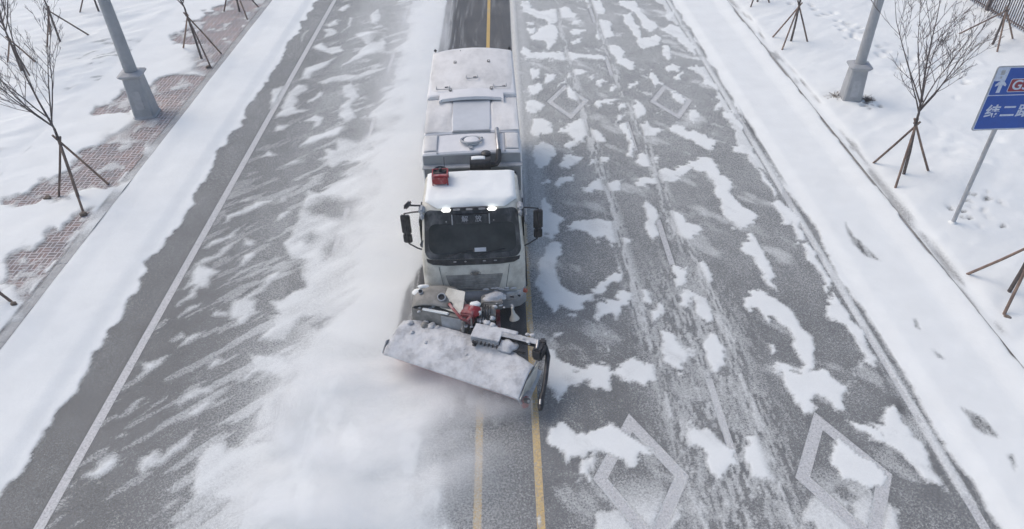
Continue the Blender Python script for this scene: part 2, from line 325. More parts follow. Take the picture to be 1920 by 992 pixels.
R_POLY = [[(0.84,36.03),(1.29,36.18),(1.37,35.03),(1.71,34.45),(2.45,34.75),(3.14,34.95),(3.49,33.76),(3.35,33.15),(2.72,33.41),(2.43,32.66),(2.05,32.2),(1.98,32.93),(1.26,33.96),(0.91,34.34)],[(0.93,32.95),(1.46,33.08),(1.44,32.58),(1.02,32.35)],[(1.01,31.96),(1.48,32.18),(1.39,31.45),(1.05,31.39)],[(1.14,31.01),(1.96,32.53),(2.4,32.17),(2.42,30.9),(2.12,29.74),(1.89,29.48),(1.84,30.5),(1.24,30.55)],[(2.95,32.61),(3.63,33.06),(3.72,32.71),(3.09,32.17)],[(2.98,31.64),(3.63,31.9),(3.72,31.57),(3.1,31.0)],[(2.83,30.42),(3.4,30.67),(3.41,30.22),(2.9,29.97)],[(0.69,29.71),(1.04,29.69),(1.33,29.02),(2.4,29.1),(3.44,28.85),(4.2,28.6),(4.29,28.06),(3.38,28.26),(2.33,28.13),(1.41,28.46),(0.88,28.4),(0.67,28.87)],[(0.96,27.53),(1.36,27.37),(1.41,26.75),(0.96,26.3)],[(0.85,25.95),(1.35,26.2),(1.52,25.79),(1.2,25.13),(0.81,24.82)],[(1.52,26.62),(1.94,27.0),(2.07,26.7),(1.68,26.08),(1.49,26.19)],[(0.7,24.36),(1.13,24.58),(1.42,24.03),(1.06,23.24),(0.71,23.36)],[(0.83,22.96),(1.23,22.97),(1.63,22.33),(1.42,21.7),(0.81,21.52)],[(0.78,20.78),(1.18,21.18),(1.57,20.81),(1.48,20.07),(0.96,19.31),(0.79,19.95)],[(1.57,19.59),(1.82,20.21),(2.04,20.37),(2.43,20.18),(2.09,19.56),(1.71,19.27)],[(0.92,18.42),(1.26,18.99),(1.31,18.62),(0.98,18.28)],[(1.37,18.4),(1.65,18.97),(2.08,19.02),(2.01,18.65),(1.52,18.25)],[(2.23,18.14),(2.79,18.68),(3.03,18.45),(3.55,18.64),(3.39,18.0),(2.94,18.03),(2.54,17.91),(2.31,17.85)],[(0.96,17.72),(1.15,17.78),(1.25,17.04),(1.5,16.57),(1.36,16.03),(1.05,15.57),(0.78,15.7),(0.79,16.68)],[(2.5,27.04),(2.88,27.39),(3.3,26.98),(2.9,26.52),(2.34,26.32)],[(3.21,26.13),(3.74,26.87),(3.77,26.7),(3.25,26.06)],[(3.47,25.88),(3.87,26.32),(4.03,26.07),(3.88,25.62),(3.52,25.41)],[(3.95,25.38),(4.25,25.82),(4.36,25.58),(4.09,24.99),(3.95,25.0)],[(3.23,24.12),(3.68,24.41),(4.28,24.37),(4.06,24.06),(3.71,23.88),(3.32,23.7)],[(4.16,35.92),(4.9,35.85),(4.85,34.35),(4.88,33.64),(4.49,33.85),(4.25,32.34),(4.21,34.05),(4.04,34.79)],[(4.01,30.62),(4.26,31.37),(4.47,33.16),(4.98,32.6),(4.85,30.71),(4.42,30.44),(4.02,30.23)],[(4.5,29.7),(4.94,29.81),(5.12,28.8),(4.94,28.27),(5.42,27.71),(5.05,26.97),(4.71,27.38),(4.63,28.3),(4.49,28.85)],[(5.8,35.57),(6.14,35.35),(6.6,35.5),(6.64,33.48),(6.87,32.78),(7.04,31.77),(6.7,31.17),(6.45,31.35),(6.28,31.68),(6.33,32.66),(6.29,33.51),(6.07,34.43),(5.76,34.82)],[(5.7,33.57),(6.11,33.88),(6.1,32.34),(6.17,31.37),(6.02,30.46),(6.46,30.42),(6.84,31.0),(6.95,30.38),(6.77,29.72),(6.41,29.54),(5.9,29.02),(5.73,29.31),(5.83,30.62),(5.7,31.57),(5.59,32.39)],[(7.12,31.61),(7.67,32.11),(8.04,31.69),(8.11,30.44),(8.23,29.26),(7.94,28.18),(7.88,28.86),(7.68,29.44),(7.54,30.33),(7.25,31.12)],[(7.65,33.22),(8.15,34.24),(8.21,33.34),(7.93,32.85),(7.63,32.78)],[(6.71,29.38),(7.02,29.64),(7.04,28.65),(6.71,27.74),(6.58,28.42)],[(6.49,27.12),(6.83,27.55),(7.16,27.19),(6.91,26.71),(6.6,26.68)],[(6.66,26.24),(7.13,26.82),(7.18,26.57),(6.79,25.87),(6.59,25.89)],[(7.4,27.05),(7.83,27.27),(8.01,26.75),(7.91,25.91),(7.78,26.16),(7.59,26.66)],[(7.59,25.35),(8.04,26.02),(8.12,24.97),(7.99,24.65),(7.82,25.11)],[(5.68,26.8),(5.9,26.91),(6.04,25.81),(6.12,25.46),(5.7,25.26),(5.63,25.96)],[(4.66,25.33),(4.85,25.66),(5.27,25.87),(5.04,25.31),(4.72,25.1)],[(4.56,23.72),(4.87,24.22),(5.08,23.27),(4.73,22.51),(4.48,22.62)],[(4.1,23.75),(4.57,24.13),(4.39,23.52),(4.05,23.34)],[(3.81,22.57),(4.01,23.05),(4.35,23.22),(4.04,22.65),(3.83,22.38)],[(3.89,22.19),(4.29,22.54),(4.27,21.25),(4.32,20.56),(4.03,20.0),(3.8,20.09),(4.08,20.58),(4.06,21.27)],[(4.61,22.33),(4.88,22.41),(5.08,22.02),(5.41,21.72),(5.02,21.21),(4.66,21.59)],[(5.53,21.9),(5.92,22.34),(6.3,21.66),(7.1,20.9),(6.97,20.57),(6.66,20.3),(6.27,20.78),(5.74,21.43)],[(6.2,24.89),(6.46,24.76),(6.69,24.09),(6.42,23.9),(6.21,24.23)],[(6.59,23.17),(6.92,23.45),(6.92,22.66),(6.53,22.11),(6.46,22.4)],[(7.52,23.31),(8.0,23.79),(7.94,23.38),(7.51,23.11)],[(7.75,22.99),(8.13,23.07),(8.17,21.91),(8.0,21.46),(7.82,22.21)],[(7.37,20.37),(7.83,20.68),(8.11,20.5),(7.99,19.68),(7.73,20.02),(7.37,20.21)],[(3.9,18.4),(4.11,18.75),(4.43,18.81),(4.72,19.09),(5.21,19.22),(5.67,19.5),(6.49,19.93),(6.69,19.44),(6.61,18.83),(6.92,18.52),(6.66,17.68),(6.84,16.87),(7.09,16.47),(6.87,15.99),(6.4,15.77),(6.22,16.14),(6.1,16.78),(6.25,17.84),(6.22,18.49),(6.08,18.86),(5.8,19.03),(4.96,18.34),(4.67,18.43),(4.18,18.24),(3.93,18.08)],[(4.11,19.75),(4.42,20.14),(4.95,19.94),(4.76,19.56),(4.36,19.3)],[(3.89,17.16),(4.1,17.3),(4.23,17.01),(4.24,16.49),(4.13,15.53),(3.9,15.37),(3.82,15.9),(3.84,16.64)],[(4.47,16.73),(4.69,16.98),(4.97,16.58),(5.0,16.21),(5.39,16.06),(5.15,15.48),(4.78,15.33),(4.54,15.51),(4.45,16.11)],[(7.82,19.38),(7.93,19.06),(7.97,18.17),(8.04,17.46),(7.93,17.34),(7.78,18.32)],[(7.6,17.09),(8.0,17.33),(8.09,16.93),(8.27,16.28),(7.94,15.34),(8.01,16.05),(7.56,15.95),(7.79,16.43)],[(6.47,15.41),(6.72,15.46),(6.73,15.04),(6.3,15.06)],[(2.31,25.96),(2.58,25.14),(2.91,24.57),(2.55,24.27),(2.31,24.72),(2.26,25.28)],[(1.7,22.05),(2.26,22.48),(2.84,23.02),(2.83,22.07),(3.09,22.05),(3.3,21.67),(3.36,20.79),(3.04,20.89),(3.01,21.33),(2.67,21.35),(2.09,20.53),(1.87,20.8),(2.17,21.39),(2.07,21.75)],[(2.44,19.51),(2.7,20.0),(3.28,20.13),(3.15,19.73),(2.74,19.68)],[(1.63,25.21),(2.35,26.44),(2.38,26.19),(1.79,25.42)],[(1.51,16.05),(1.81,16.5),(2.36,16.56),(2.95,16.3),(2.95,15.71),(3.33,15.5),(3.11,15.02),(2.99,15.46),(2.73,15.16),(2.6,15.67),(2.29,15.52),(2.06,15.89),(1.76,15.84)],[(0.9,15.31),(1.2,15.48),(1.39,15.23),(1.35,14.93),(1.19,14.7),(1.09,14.3),(1.15,13.69),(1.4,13.36),(1.73,13.24),(2.07,13.22),(1.82,12.78),(1.49,12.45),(1.16,12.81),(0.92,12.67),(0.78,13.18),(0.61,13.61),(0.7,14.37)],[(2.04,13.43),(2.35,13.85),(2.88,14.16),(2.77,13.61),(2.44,13.47),(2.21,13.32),(2.09,13.12)],[(2.04,12.82),(2.15,13.07),(2.52,13.1),(3.03,13.34),(3.06,13.08),(2.73,12.69),(2.4,12.17),(2.35,12.51),(2.16,12.28),(2.01,12.14)],[(3.19,13.28),(3.5,13.31),(3.41,12.96),(3.28,12.81),(3.18,12.97)],[(3.32,12.47),(3.55,12.8),(3.72,12.69),(3.67,12.4),(3.27,12.0)],[(4.15,13.82),(4.33,14.2),(4.56,14.13),(4.43,13.54),(4.14,13.29)],[(4.76,14.07),(5.01,14.4),(5.14,14.05),(4.99,13.4),(4.78,13.26),(4.74,13.68)],[(4.02,12.83),(4.23,13.23),(4.52,13.32),(4.79,13.0),(4.81,12.4),(4.61,11.99),(4.5,12.32),(4.34,12.47),(4.43,12.91),(4.07,12.63)],[(3.34,11.24),(3.47,11.54),(3.67,11.75),(3.84,11.52),(3.84,11.34),(4.07,11.25),(3.99,10.91),(3.61,10.56),(3.39,10.77),(3.44,11.19)],[(4.3,11.41),(4.55,11.71),(4.71,11.62),(4.76,11.31),(4.87,11.04),(4.71,10.64),(4.35,10.41),(4.24,10.82)],[(0.71,11.3),(0.9,11.38),(1.08,10.87),(1.3,10.61),(1.61,10.76),(1.75,10.92),(2.17,10.9),(2.17,10.66),(2.4,10.81),(2.73,10.96),(3.13,10.86),(3.05,10.38),(2.72,10.16),(2.38,10.25),(2.23,10.42),(2.0,10.07),(1.72,10.16),(1.51,10.37),(1.26,10.18),(1.01,10.0),(0.85,9.82),(0.68,10.24)],[(0.67,9.01),(0.93,9.31),(1.16,9.06),(1.26,8.92),(1.71,9.04),(2.1,9.06),(2.25,9.02),(2.47,8.68),(2.68,8.35),(2.5,8.2),(2.28,8.14),(2.1,8.0),(2.05,8.37),(1.78,8.32),(1.58,8.39),(1.36,8.36),(1.21,8.4),(0.87,8.19),(0.82,8.48),(0.65,8.61)],[(3.38,8.78),(3.61,9.18),(3.85,9.03),(4.11,8.75),(4.31,8.29),(4.19,8.04),(3.87,7.81),(3.73,7.88),(3.68,8.31),(3.5,8.45),(3.35,8.52)],[(4.41,8.48),(4.71,8.79),(4.92,8.59),(4.98,8.08),(4.91,7.71),(4.41,7.72),(4.43,8.16)],[(6.4,15.28),(6.74,15.46),(6.75,14.96),(6.83,14.66),(6.76,14.31),(6.8,13.86),(6.53,13.12),(6.48,13.49),(6.44,13.93),(6.41,14.44),(6.23,14.57),(6.24,14.99)],[(5.74,13.06),(6.12,13.19),(6.5,12.92),(6.7,12.51),(6.8,12.03),(6.86,11.48),(6.8,10.96),(6.48,10.4),(6.77,10.39),(6.97,10.15),(7.11,9.91),(6.77,9.34),(6.58,9.27),(6.49,9.64),(6.38,9.64),(6.14,9.29),(5.91,9.26),(5.93,9.66),(5.83,9.89),(5.87,10.35),(5.66,10.44),(5.97,10.67),(6.24,10.41),(6.39,10.65),(6.26,10.99),(6.4,11.41),(6.33,11.77),(6.23,12.05),(6.01,11.97),(5.96,12.45),(5.65,12.51)],[(7.55,16.0),(7.87,16.52),(8.21,16.5),(8.1,15.84),(8.03,15.2),(7.75,15.03),(7.92,15.98),(7.68,15.92)],[(7.84,14.85),(8.13,15.07),(8.11,14.02),(7.99,13.16),(7.82,13.06),(7.9,14.03),(7.74,14.38)],[(7.51,12.57),(7.79,12.96),(7.95,12.85),(8.06,11.97),(7.84,11.44),(7.81,11.99),(7.46,12.09)],[(5.73,11.26),(5.94,11.34),(5.89,11.09),(5.71,10.97)],[(6.17,8.48),(6.08,8.1),(6.17,7.79),(6.45,7.61),(6.75,8.2),(6.45,8.66)],[(1.27,8.27),(1.57,8.32),(1.37,7.72),(1.17,7.73)],[(0.9,11.87),(1.0,12.0),(1.11,12.0),(0.95,11.73)],[(2.11,11.77),(2.15,11.82),(2.17,11.24),(2.11,11.23)],[(7.51,12.46),(7.98,13.05),(8.03,12.56),(8.16,11.52),(8.02,10.49),(7.59,10.5),(7.3,10.13),(7.15,9.95),(7.79,10.8),(7.8,11.75),(7.54,12.11)],[(7.67,9.43),(7.86,9.55),(7.88,8.78),(7.96,7.99),(7.95,7.59),(7.69,7.71),(7.44,8.24),(7.26,8.56)],[(6.8,9.07),(7.04,8.98),(7.42,8.8),(7.26,8.56),(6.9,8.66)],[(6.02,8.06),(6.19,8.6),(6.77,8.19),(7.02,7.73),(6.76,7.56),(6.15,7.58)]]
H_POLY = [[(9.39,15.9),(9.34,15.2),(9.52,14.67),(9.6,14.14),(9.33,14.32),(9.16,14.98)],[(9.38,11.91),(9.45,11.91),(9.37,11.55),(9.32,11.63)],[(9.4,10.93),(9.47,10.78),(9.5,10.6),(9.39,10.68)],[(9.18,9.24),(9.3,9.15),(9.44,8.97),(9.47,8.48),(9.33,8.53),(9.12,8.74)],[(9.43,8.02),(9.51,8.05),(9.45,7.78),(9.34,7.71)],[(8.0,10.69),(8.02,10.49),(8.04,8.98),(7.96,8.96),(7.83,9.56)],[(8.17,11.74),(8.24,11.09),(8.19,9.91),(8.24,8.95),(8.17,8.98),(8.09,10.0),(8.1,11.09)]]
L_POLY = [[(-8.5,32.82),(-8.19,32.9),(-7.75,32.3),(-7.9,31.77),(-8.28,31.69)],[(-8.62,30.66),(-8.33,31.16),(-7.88,30.4),(-7.29,30.56),(-7.11,29.94),(-7.57,29.58),(-8.19,30.02)],[(-8.41,26.93),(-8.39,28.15),(-8.1,28.49),(-7.62,29.01),(-7.31,29.37),(-7.59,28.09),(-7.95,27.76),(-7.97,27.15)],[(-8.52,23.57),(-8.59,25.33),(-8.48,26.6),(-7.95,26.4),(-7.81,26.06),(-8.15,25.45),(-7.88,24.24),(-7.29,24.2),(-7.75,23.94),(-8.14,23.69)],[(-9.12,25.06),(-9.27,26.16),(-8.83,26.62),(-8.75,24.88),(-8.83,24.16)],[(-8.39,22.43),(-8.31,23.08),(-7.91,23.09),(-7.9,22.66)],[(-7.61,24.96),(-7.36,25.87),(-7.13,25.69),(-7.31,24.94),(-7.55,24.8)],[(-7.67,26.71),(-7.4,27.11),(-6.55,27.48),(-6.02,27.26),(-6.36,26.78),(-7.04,26.66),(-7.28,26.51)],[(-7.55,23.17),(-7.14,23.76),(-6.72,23.59),(-6.72,22.91),(-7.09,22.6),(-7.09,23.2)],[(-7.18,21.35),(-6.96,22.02),(-6.61,22.38),(-6.13,22.74),(-5.71,22.85),(-5.99,21.96),(-6.41,21.98),(-6.74,21.51)],[(-8.37,20.72),(-8.16,21.05),(-7.82,20.86),(-8.13,20.7)],[(-7.45,20.04),(-7.3,20.37),(-6.81,20.62),(-6.88,20.29)],[(-9.31,31.34),(-9.4,32.67),(-9.27,32.65),(-9.23,31.34)],[(-6.56,26.3),(-6.19,26.6),(-5.72,25.28),(-5.84,24.39),(-5.51,23.51),(-5.74,22.98),(-6.21,23.56),(-6.36,24.43),(-6.07,25.0),(-6.39,25.33)],[(-7.62,34.4),(-7.39,34.26),(-7.34,33.18),(-7.59,32.29),(-7.72,32.08),(-7.5,33.19)],[(-6.63,34.56),(-6.29,35.81),(-5.98,34.75),(-5.93,33.06),(-6.49,33.58)],[(-7.07,32.02),(-6.49,32.42),(-5.49,32.11),(-5.2,29.79),(-6.03,29.27),(-6.51,28.55),(-7.0,28.04),(-6.63,29.31),(-6.23,30.68)],[(-8.59,33.29),(-8.17,34.2),(-7.96,33.47),(-8.37,33.04)],[(-8.4,35.48),(-7.97,36.49),(-7.7,35.94),(-8.09,35.19)],[(-5.99,21.96),(-5.46,22.05),(-4.92,24.33),(-4.37,25.19),(-4.68,27.87),(-4.44,29.73),(-4.81,36.75),(-2.93,36.57),(-3.11,26.05),(-2.89,19.53),(-4.63,19.63),(-4.6,21.5),(-4.93,20.92),(-5.81,19.73),(-6.16,20.07),(-5.85,21.21)],[(-8.32,20.68),(-8.19,21.08),(-7.82,20.88),(-8.01,20.72)],[(-7.43,20.01),(-7.31,20.45),(-6.85,20.59),(-6.94,20.31)],[(-7.02,19.07),(-6.77,19.32),(-6.45,19.62),(-6.36,19.46),(-6.73,19.11)],[(-8.22,17.95),(-8.01,18.23),(-7.88,18.32),(-7.92,18.08)],[(-8.44,16.87),(-8.37,17.31),(-8.01,17.47),(-7.72,17.92),(-7.24,18.11),(-7.29,17.9),(-7.69,17.46),(-7.98,17.2),(-8.21,17.12)],[(-7.15,17.75),(-6.97,18.32),(-6.72,18.35),(-6.8,18.02)],[(-6.87,16.83),(-6.84,17.32),(-6.58,17.53),(-6.5,17.39),(-6.67,17.04)],[(-8.5,15.66),(-8.4,15.94),(-8.05,16.25),(-7.75,16.74),(-8.0,16.08),(-8.37,15.69)],[(-8.58,14.78),(-8.43,15.15),(-8.1,15.44),(-7.78,15.99),(-7.6,16.23),(-7.9,15.43),(-8.28,14.99)],[(-7.51,15.73),(-7.53,16.14),(-7.26,16.04),(-7.17,15.79),(-7.37,15.72)],[(-7.41,14.72),(-7.33,15.25),(-6.93,15.54),(-6.99,15.23),(-7.24,14.79)],[(-7.41,14.25),(-7.23,14.57),(-6.86,14.92),(-6.57,15.06),(-7.09,14.56)],[(-7.03,14.27),(-6.93,14.48),(-6.79,14.55),(-6.84,14.33)],[(-8.53,13.85),(-8.5,14.27),(-8.51,14.7),(-8.42,15.0),(-8.02,14.61),(-7.82,14.63),(-7.97,14.32),(-7.86,13.96),(-8.08,13.97),(-8.13,13.56),(-8.45,13.25),(-8.35,13.57),(-8.22,13.98),(-8.34,14.05)],[(-8.3,12.77),(-8.19,13.11),(-7.88,13.3),(-7.97,13.1),(-8.18,12.86)],[(-6.49,14.03),(-6.42,14.46),(-6.15,14.59),(-6.12,14.37),(-6.29,13.96),(-6.4,13.69),(-6.64,13.43),(-7.02,13.25),(-6.81,13.57)],[(-7.41,12.82),(-7.36,13.07),(-6.99,12.99),(-7.02,12.8)],[(-6.93,12.66),(-7.09,13.32),(-6.79,13.5),(-6.51,13.42),(-6.43,12.97),(-6.68,12.65)],[(-2.77,20.93),(-6.24,21.14),(-6.18,20.21),(-5.99,20.42),(-4.8,20.13),(-5.35,19.08),(-5.88,18.4),(-6.35,18.63),(-6.31,17.94),(-6.31,17.02),(-6.26,16.16),(-6.41,15.76),(-6.0,15.03),(-5.69,14.87),(-5.43,13.92),(-6.12,13.28),(-5.7,12.61),(-2.53,12.47),(-2.32,15.16)],[(-8.28,12.77),(-8.15,13.1),(-7.89,13.29),(-7.96,13.09),(-8.17,12.89)],[(-7.39,12.86),(-7.34,12.99),(-7.02,12.98),(-7.06,12.81)],[(-7.05,12.2),(-6.77,12.44),(-6.77,12.9),(-6.25,13.01),(-6.5,12.75),(-6.56,12.5),(-6.93,12.26)],[(-6.08,11.85),(-6.02,12.28),(-5.87,12.4),(-6.02,12.8),(-5.65,12.98),(-5.49,13.25),(-4.93,13.23),(-5.2,12.37),(-5.32,11.94),(-5.8,11.77)],[(-8.16,12.0),(-7.96,12.17),(-7.85,12.11)],[(-7.86,11.77),(-7.79,12.07),(-7.41,12.37),(-7.53,12.06),(-7.69,11.88)],[(-8.53,10.77),(-8.42,11.12),(-8.57,11.33),(-8.17,11.34),(-7.95,11.42),(-8.24,11.09),(-8.42,10.9)],[(-7.03,11.07),(-7.02,11.29),(-6.84,11.4),(-6.68,11.28),(-6.84,11.12)],[(-8.32,9.82),(-8.23,10.05),(-8.13,10.27),(-8.13,9.99),(-8.27,9.85)],[(-7.36,9.96),(-7.26,10.32),(-7.01,10.52),(-6.69,10.53),(-6.66,10.29),(-6.92,10.25),(-7.24,9.91)],[(-7.11,9.66),(-6.92,9.9),(-6.67,10.09),(-6.48,9.98),(-6.75,9.74)],[(-8.48,8.31),(-8.28,8.64),(-8.1,8.81),(-7.97,8.67),(-8.02,8.46),(-8.24,8.22)],[(-8.24,9.09),(-8.2,9.22),(-8.15,9.15)],[(-7.39,8.23),(-7.52,8.57),(-7.35,8.78),(-7.13,8.69),(-6.91,8.99),(-6.64,9.3),(-6.67,8.94),(-6.91,8.59),(-7.26,8.35),(-7.25,8.16)],[(-6.23,7.66),(-6.39,8.66),(-6.23,8.97),(-5.97,9.09),(-5.81,8.82),(-4.47,9.08),(-3.8,7.58)],[(-6.17,10.54),(-5.98,11.02),(-6.15,11.49),(-5.25,11.45),(-4.95,10.87),(-5.11,10.03),(-5.04,9.58),(-5.29,9.07),(-5.47,9.59),(-5.42,10.14),(-5.28,10.56),(-5.67,10.79),(-6.02,10.59)],[(-4.87,10.87),(-4.67,12.35),(-2.57,12.58),(-2.05,7.33),(-4.44,7.41),(-5.03,9.06),(-5.07,10.03)]]
D_POLY = [[(-6.04,35.27),(-5.58,35.74),(-4.92,35.17),(-4.75,32.73),(-5.28,32.43),(-5.99,33.53)],[(-5.98,31.07),(-6.02,31.94),(-5.62,31.9),(-5.75,31.06)],[(-6.03,29.27),(-5.63,29.62),(-4.9,29.18),(-4.9,27.88),(-5.28,28.64)],[(-5.59,26.23),(-5.26,26.87),(-4.69,27.34),(-4.7,26.83),(-5.24,26.2)],[(-5.42,25.58),(-5.12,25.79),(-4.73,25.37),(-4.96,24.63),(-5.36,24.65)],[(-5.65,23.25),(-4.91,23.34),(-4.66,22.38),(-5.16,21.65),(-5.8,21.94)],[(-5.97,19.76),(-5.52,19.73),(-5.45,18.99),(-5.83,19.01)],[(-5.88,15.97),(-5.73,16.17),(-5.47,15.99),(-5.68,15.7)],[(-5.18,15.38),(-5.02,15.77),(-4.82,16.0),(-4.78,15.51),(-5.06,14.99)],[(-5.71,13.86),(-5.89,14.73),(-5.78,14.87),(-5.64,14.71),(-5.44,13.85)],[(-6.17,17.56),(-5.71,18.1),(-4.67,17.85),(-4.63,16.93),(-5.24,16.96),(-5.91,17.27)],[(-5.31,11.88),(-5.17,12.24),(-4.79,12.55),(-4.71,11.73),(-4.94,11.56)],[(-5.06,9.82),(-4.96,10.02),(-4.43,9.6),(-4.58,9.23),(-5.01,9.43)]]
P_POLY = [[(-15.14,17.91),(-15.13,18.6),(-14.62,19.6),(-14.32,20.69),(-14.47,21.36),(-13.88,21.76),(-12.77,21.78),(-13.08,22.34),(-13.02,23.08),(-12.96,23.87),(-12.51,24.66),(-12.4,23.83),(-12.3,21.23),(-12.31,19.62),(-12.63,18.89),(-13.22,18.64),(-13.34,18.09),(-14.27,18.14),(-14.6,17.75)],[(-13.28,24.71),(-14.41,25.66),(-14.15,27.27),(-13.3,27.45),(-12.37,27.39),(-12.24,27.62),(-12.27,26.19),(-12.32,24.65),(-12.88,23.66)],[(-15.23,24.01),(-15.22,24.84),(-15.21,26.16),(-14.9,26.37),(-14.24,24.99),(-13.99,24.14),(-14.85,23.99)],[(-15.38,31.74),(-15.13,33.32),(-14.87,34.66),(-14.72,35.74),(-13.89,37.19),(-12.15,37.43),(-12.44,35.17),(-12.59,31.52),(-12.67,30.34),(-13.66,31.0),(-14.47,30.77),(-15.04,31.11)],[(-13.85,14.92),(-13.7,15.62),(-13.3,16.04),(-13.26,16.5),(-13.04,16.81),(-12.59,17.44),(-12.27,17.59),(-12.27,16.14),(-12.33,14.99),(-12.21,13.43),(-12.54,13.44),(-13.17,13.72)]]
TRACKS = [[(2.65,36.06),(2.57,29.16),(2.75,24.92),(2.85,20.66),(2.95,18.18),(2.99,15.22),(3.18,10.47),(3.32,8.64)],[(4.34,28.43),(4.47,24.37),(4.6,21.22),(4.66,18.36),(4.57,15.64),(4.75,15.38),(5.02,11.38),(4.9,9.06),(4.89,7.96)]]
# ------------------------------------------------------------------ ground, road, kerbs, markings
def flat(name, x0, x1, y0, y1, z, mat, n=1):
    p = P(); p.grid(lambda u, v: (x0 + (x1 - x0) * u, y0 + (y1 - y0) * v, z), n, n); o = p.out(name, mat, smooth=False); o['kind'] = 'structure'; return o
flat('ground', -600, 600, -500, 700, -0.35, 'snow_field')
flat('road', -12.0, 10.95, -80, 160, 0.0, 'asphalt')
flat('pavement', -16.2, -12.3, -80, 160, 0.125, 'paving')
def kerb(x0, x1, z=0.14):
    p = P(); L = 1.0; y = -12.0
    while y < 70:
        p.box(((x0 + x1) / 2, y + L / 2, z / 2 - 0.1), (x1 - x0, L - 0.012, z + 0.2), bev=0.012, seg=1); y += L
    o = p.out('kerb', 'kerb_stone'); o['kind'] = 'structure'; return o
kerb(-12.30, -12.0, .115); kerb(10.95, 11.12, .105)

def mark(name, poly, mat):
    p = P(); p.face([p.bm.verts.new((x, y, 0.004)) for x, y in poly]); o = p.out(name, mat, smooth=False); o['kind'] = 'structure'; return o
def strip(name, x, w_, y0, y1, mat):
    return mark(name, [(x - w_ / 2, y0), (x + w_ / 2, y0), (x + w_ / 2, y1), (x - w_ / 2, y1)], mat)
strip('edge_line', -8.80, 0.20, -40, 130, 'paint_white'); strip('edge_line', 8.22, 0.17, -40, 130, 'paint_white')
strip('centre_line', -0.77, 0.15, -40, 130, 'paint_yellow'); strip('centre_line', 0.385, 0.15, -40, 130, 'paint_yellow')
for k in range(-2, 14):
    strip('lane_line', 4.22, 0.15, 8.2 + 6.1 * k, 10.3 + 6.1 * k, 'paint_white')
    strip('lane_line', -4.87, 0.15, 9.2 + 6.1 * k, 11.4 + 6.1 * k, 'paint_white')
def diamond(cx, cy, hw=0.80, hl=1.48, t=0.20):
    o_ = [(cx, cy - hl), (cx + hw, cy), (cx, cy + hl), (cx - hw, cy)]; k = 1 - t / (hw * hl / math.hypot(hw, hl))
    i_ = [(cx + (x - cx) * k, cy + (y - cy) * k) for x, y in o_]
    p = P(); a = [p.bm.verts.new((x, y, 0.0045)) for x, y in o_]; b = [p.bm.verts.new((x, y, 0.0045)) for x, y in i_]
    for j in range(4): p.face((a[j], a[(j + 1) % 4], b[(j + 1) % 4], b[j]))
    o = p.out('diamond_marking', 'paint_white', smooth=False); o['kind'] = 'structure'
diamond(2.28, 24.3); diamond(6.12, 24.05); diamond(2.34, 7.85, 0.92, 1.55, 0.24); diamond(6.17, 7.75, 0.92, 1.55, 0.24)

# ---- snow on the road
xs = np.arange(-12.0, 10.96, 0.05)
ys = np.concatenate([np.arange(3.0, 21.0, 0.05), np.arange(21.0, 52.0, 0.11)])
X, Y = np.meshgrid(xs, ys)
# feathered, wind-combed edges: jitter the lookup
wx = (fbm(X * 2.6, Y * 2.6, 1, 5, .55) - .5) * 0.34; wy = (fbm(X * 2.6, Y * 2.6, 2, 5, .55) - .5) * 0.42
comb = .5 * fbm((X * .8 + Y * .6) * 5.0, (X * -.6 + Y * .8) * 1.3, 5, 3) + .5 * fbm((X * .5 + Y * .86) * 9.0, (X * -.86 + Y * .5) * 2.4, 6, 3)
right = polymask(X + wx, Y + wy + (comb - .5) * 0.75, R_POLY, 0.075)
left = polymask(X + wx * .8, Y + wy * .8, L_POLY, 0.16) * 0.88
dark = polymask(X + wx, Y + wy, D_POLY, 0.30)
# film of dust everywhere, a little thicker with distance
film = 0.22 + 0.13 * sstep(9, 20, Y) + 0.16 * sstep(18, 36, Y) + (fbm(X * .6, Y * .6, 9, 4) - .5) * 0.16 + (fbm(X * 3.5, Y * 2.5, 11, 4) - .5) * 0.12
cover = np.clip(film, 0.02, 1)
side = X > 0.38
# right carriageway
gr = fbm(X * 5.5, Y * 1.2, 31, 4)
fe = fbm((X * .75 + Y * .66) * 3.0, (-X * .66 + Y * .75) * 1.2, 33, 5, .6)
rc = np.maximum(np.clip(right * (.72 + .6 * fe), 0, .97), 0)
rc = np.maximum(rc, .72 * sstep(.64, .74, fe) * sstep(10, 26, Y))
smear = sstep(.62, .80, fbm((X * .75 + Y * .66) * 1.6, (-X * .66 + Y * .75) * 0.8, 41, 4)) * 0.28
for tr in TRACKS:
    tr = np.array(sorted(tr, key=lambda q: q[1])); cx = np.interp(Y, tr[:, 1], tr[:, 0])
    d = np.abs(X - cx); band = np.exp(-(d / 0.34) ** 2)
    scr = sstep(.50, .66, fbm((X + (Y * .06)) * 16, Y * 1.1, 51, 3)); scr2 = sstep(.50, .64, fbm((X - (Y * .10)) * 13, Y * 1.0, 57, 3))
    lines = np.maximum(scr, scr2)
    rc = np.maximum(rc * (1 - 0.55 * np.exp(-(d / 0.10) ** 2)), band * lines * 0.70)
wide = np.exp(-((X - 4.2) / 1.7) ** 2) * sstep(19, 12, Y)
rc = np.maximum(rc, wide * 0.62 * sstep(.50, .64, fbm((X + Y * .10) * 17, Y * 1.3, 61, 3)))
rc = np.maximum(rc, wide * 0.58 * sstep(.53, .66, fbm((X + Y * .22) * 19, Y * 1.6, 63, 3)))
rc = np.maximum(rc, wide * 0.55 * sstep(.54, .68, fbm((X - Y * .15) * 18, Y * 1.7, 65, 3)))
rcov = np.clip(np.maximum(cover + smear, rc), 0, 1)
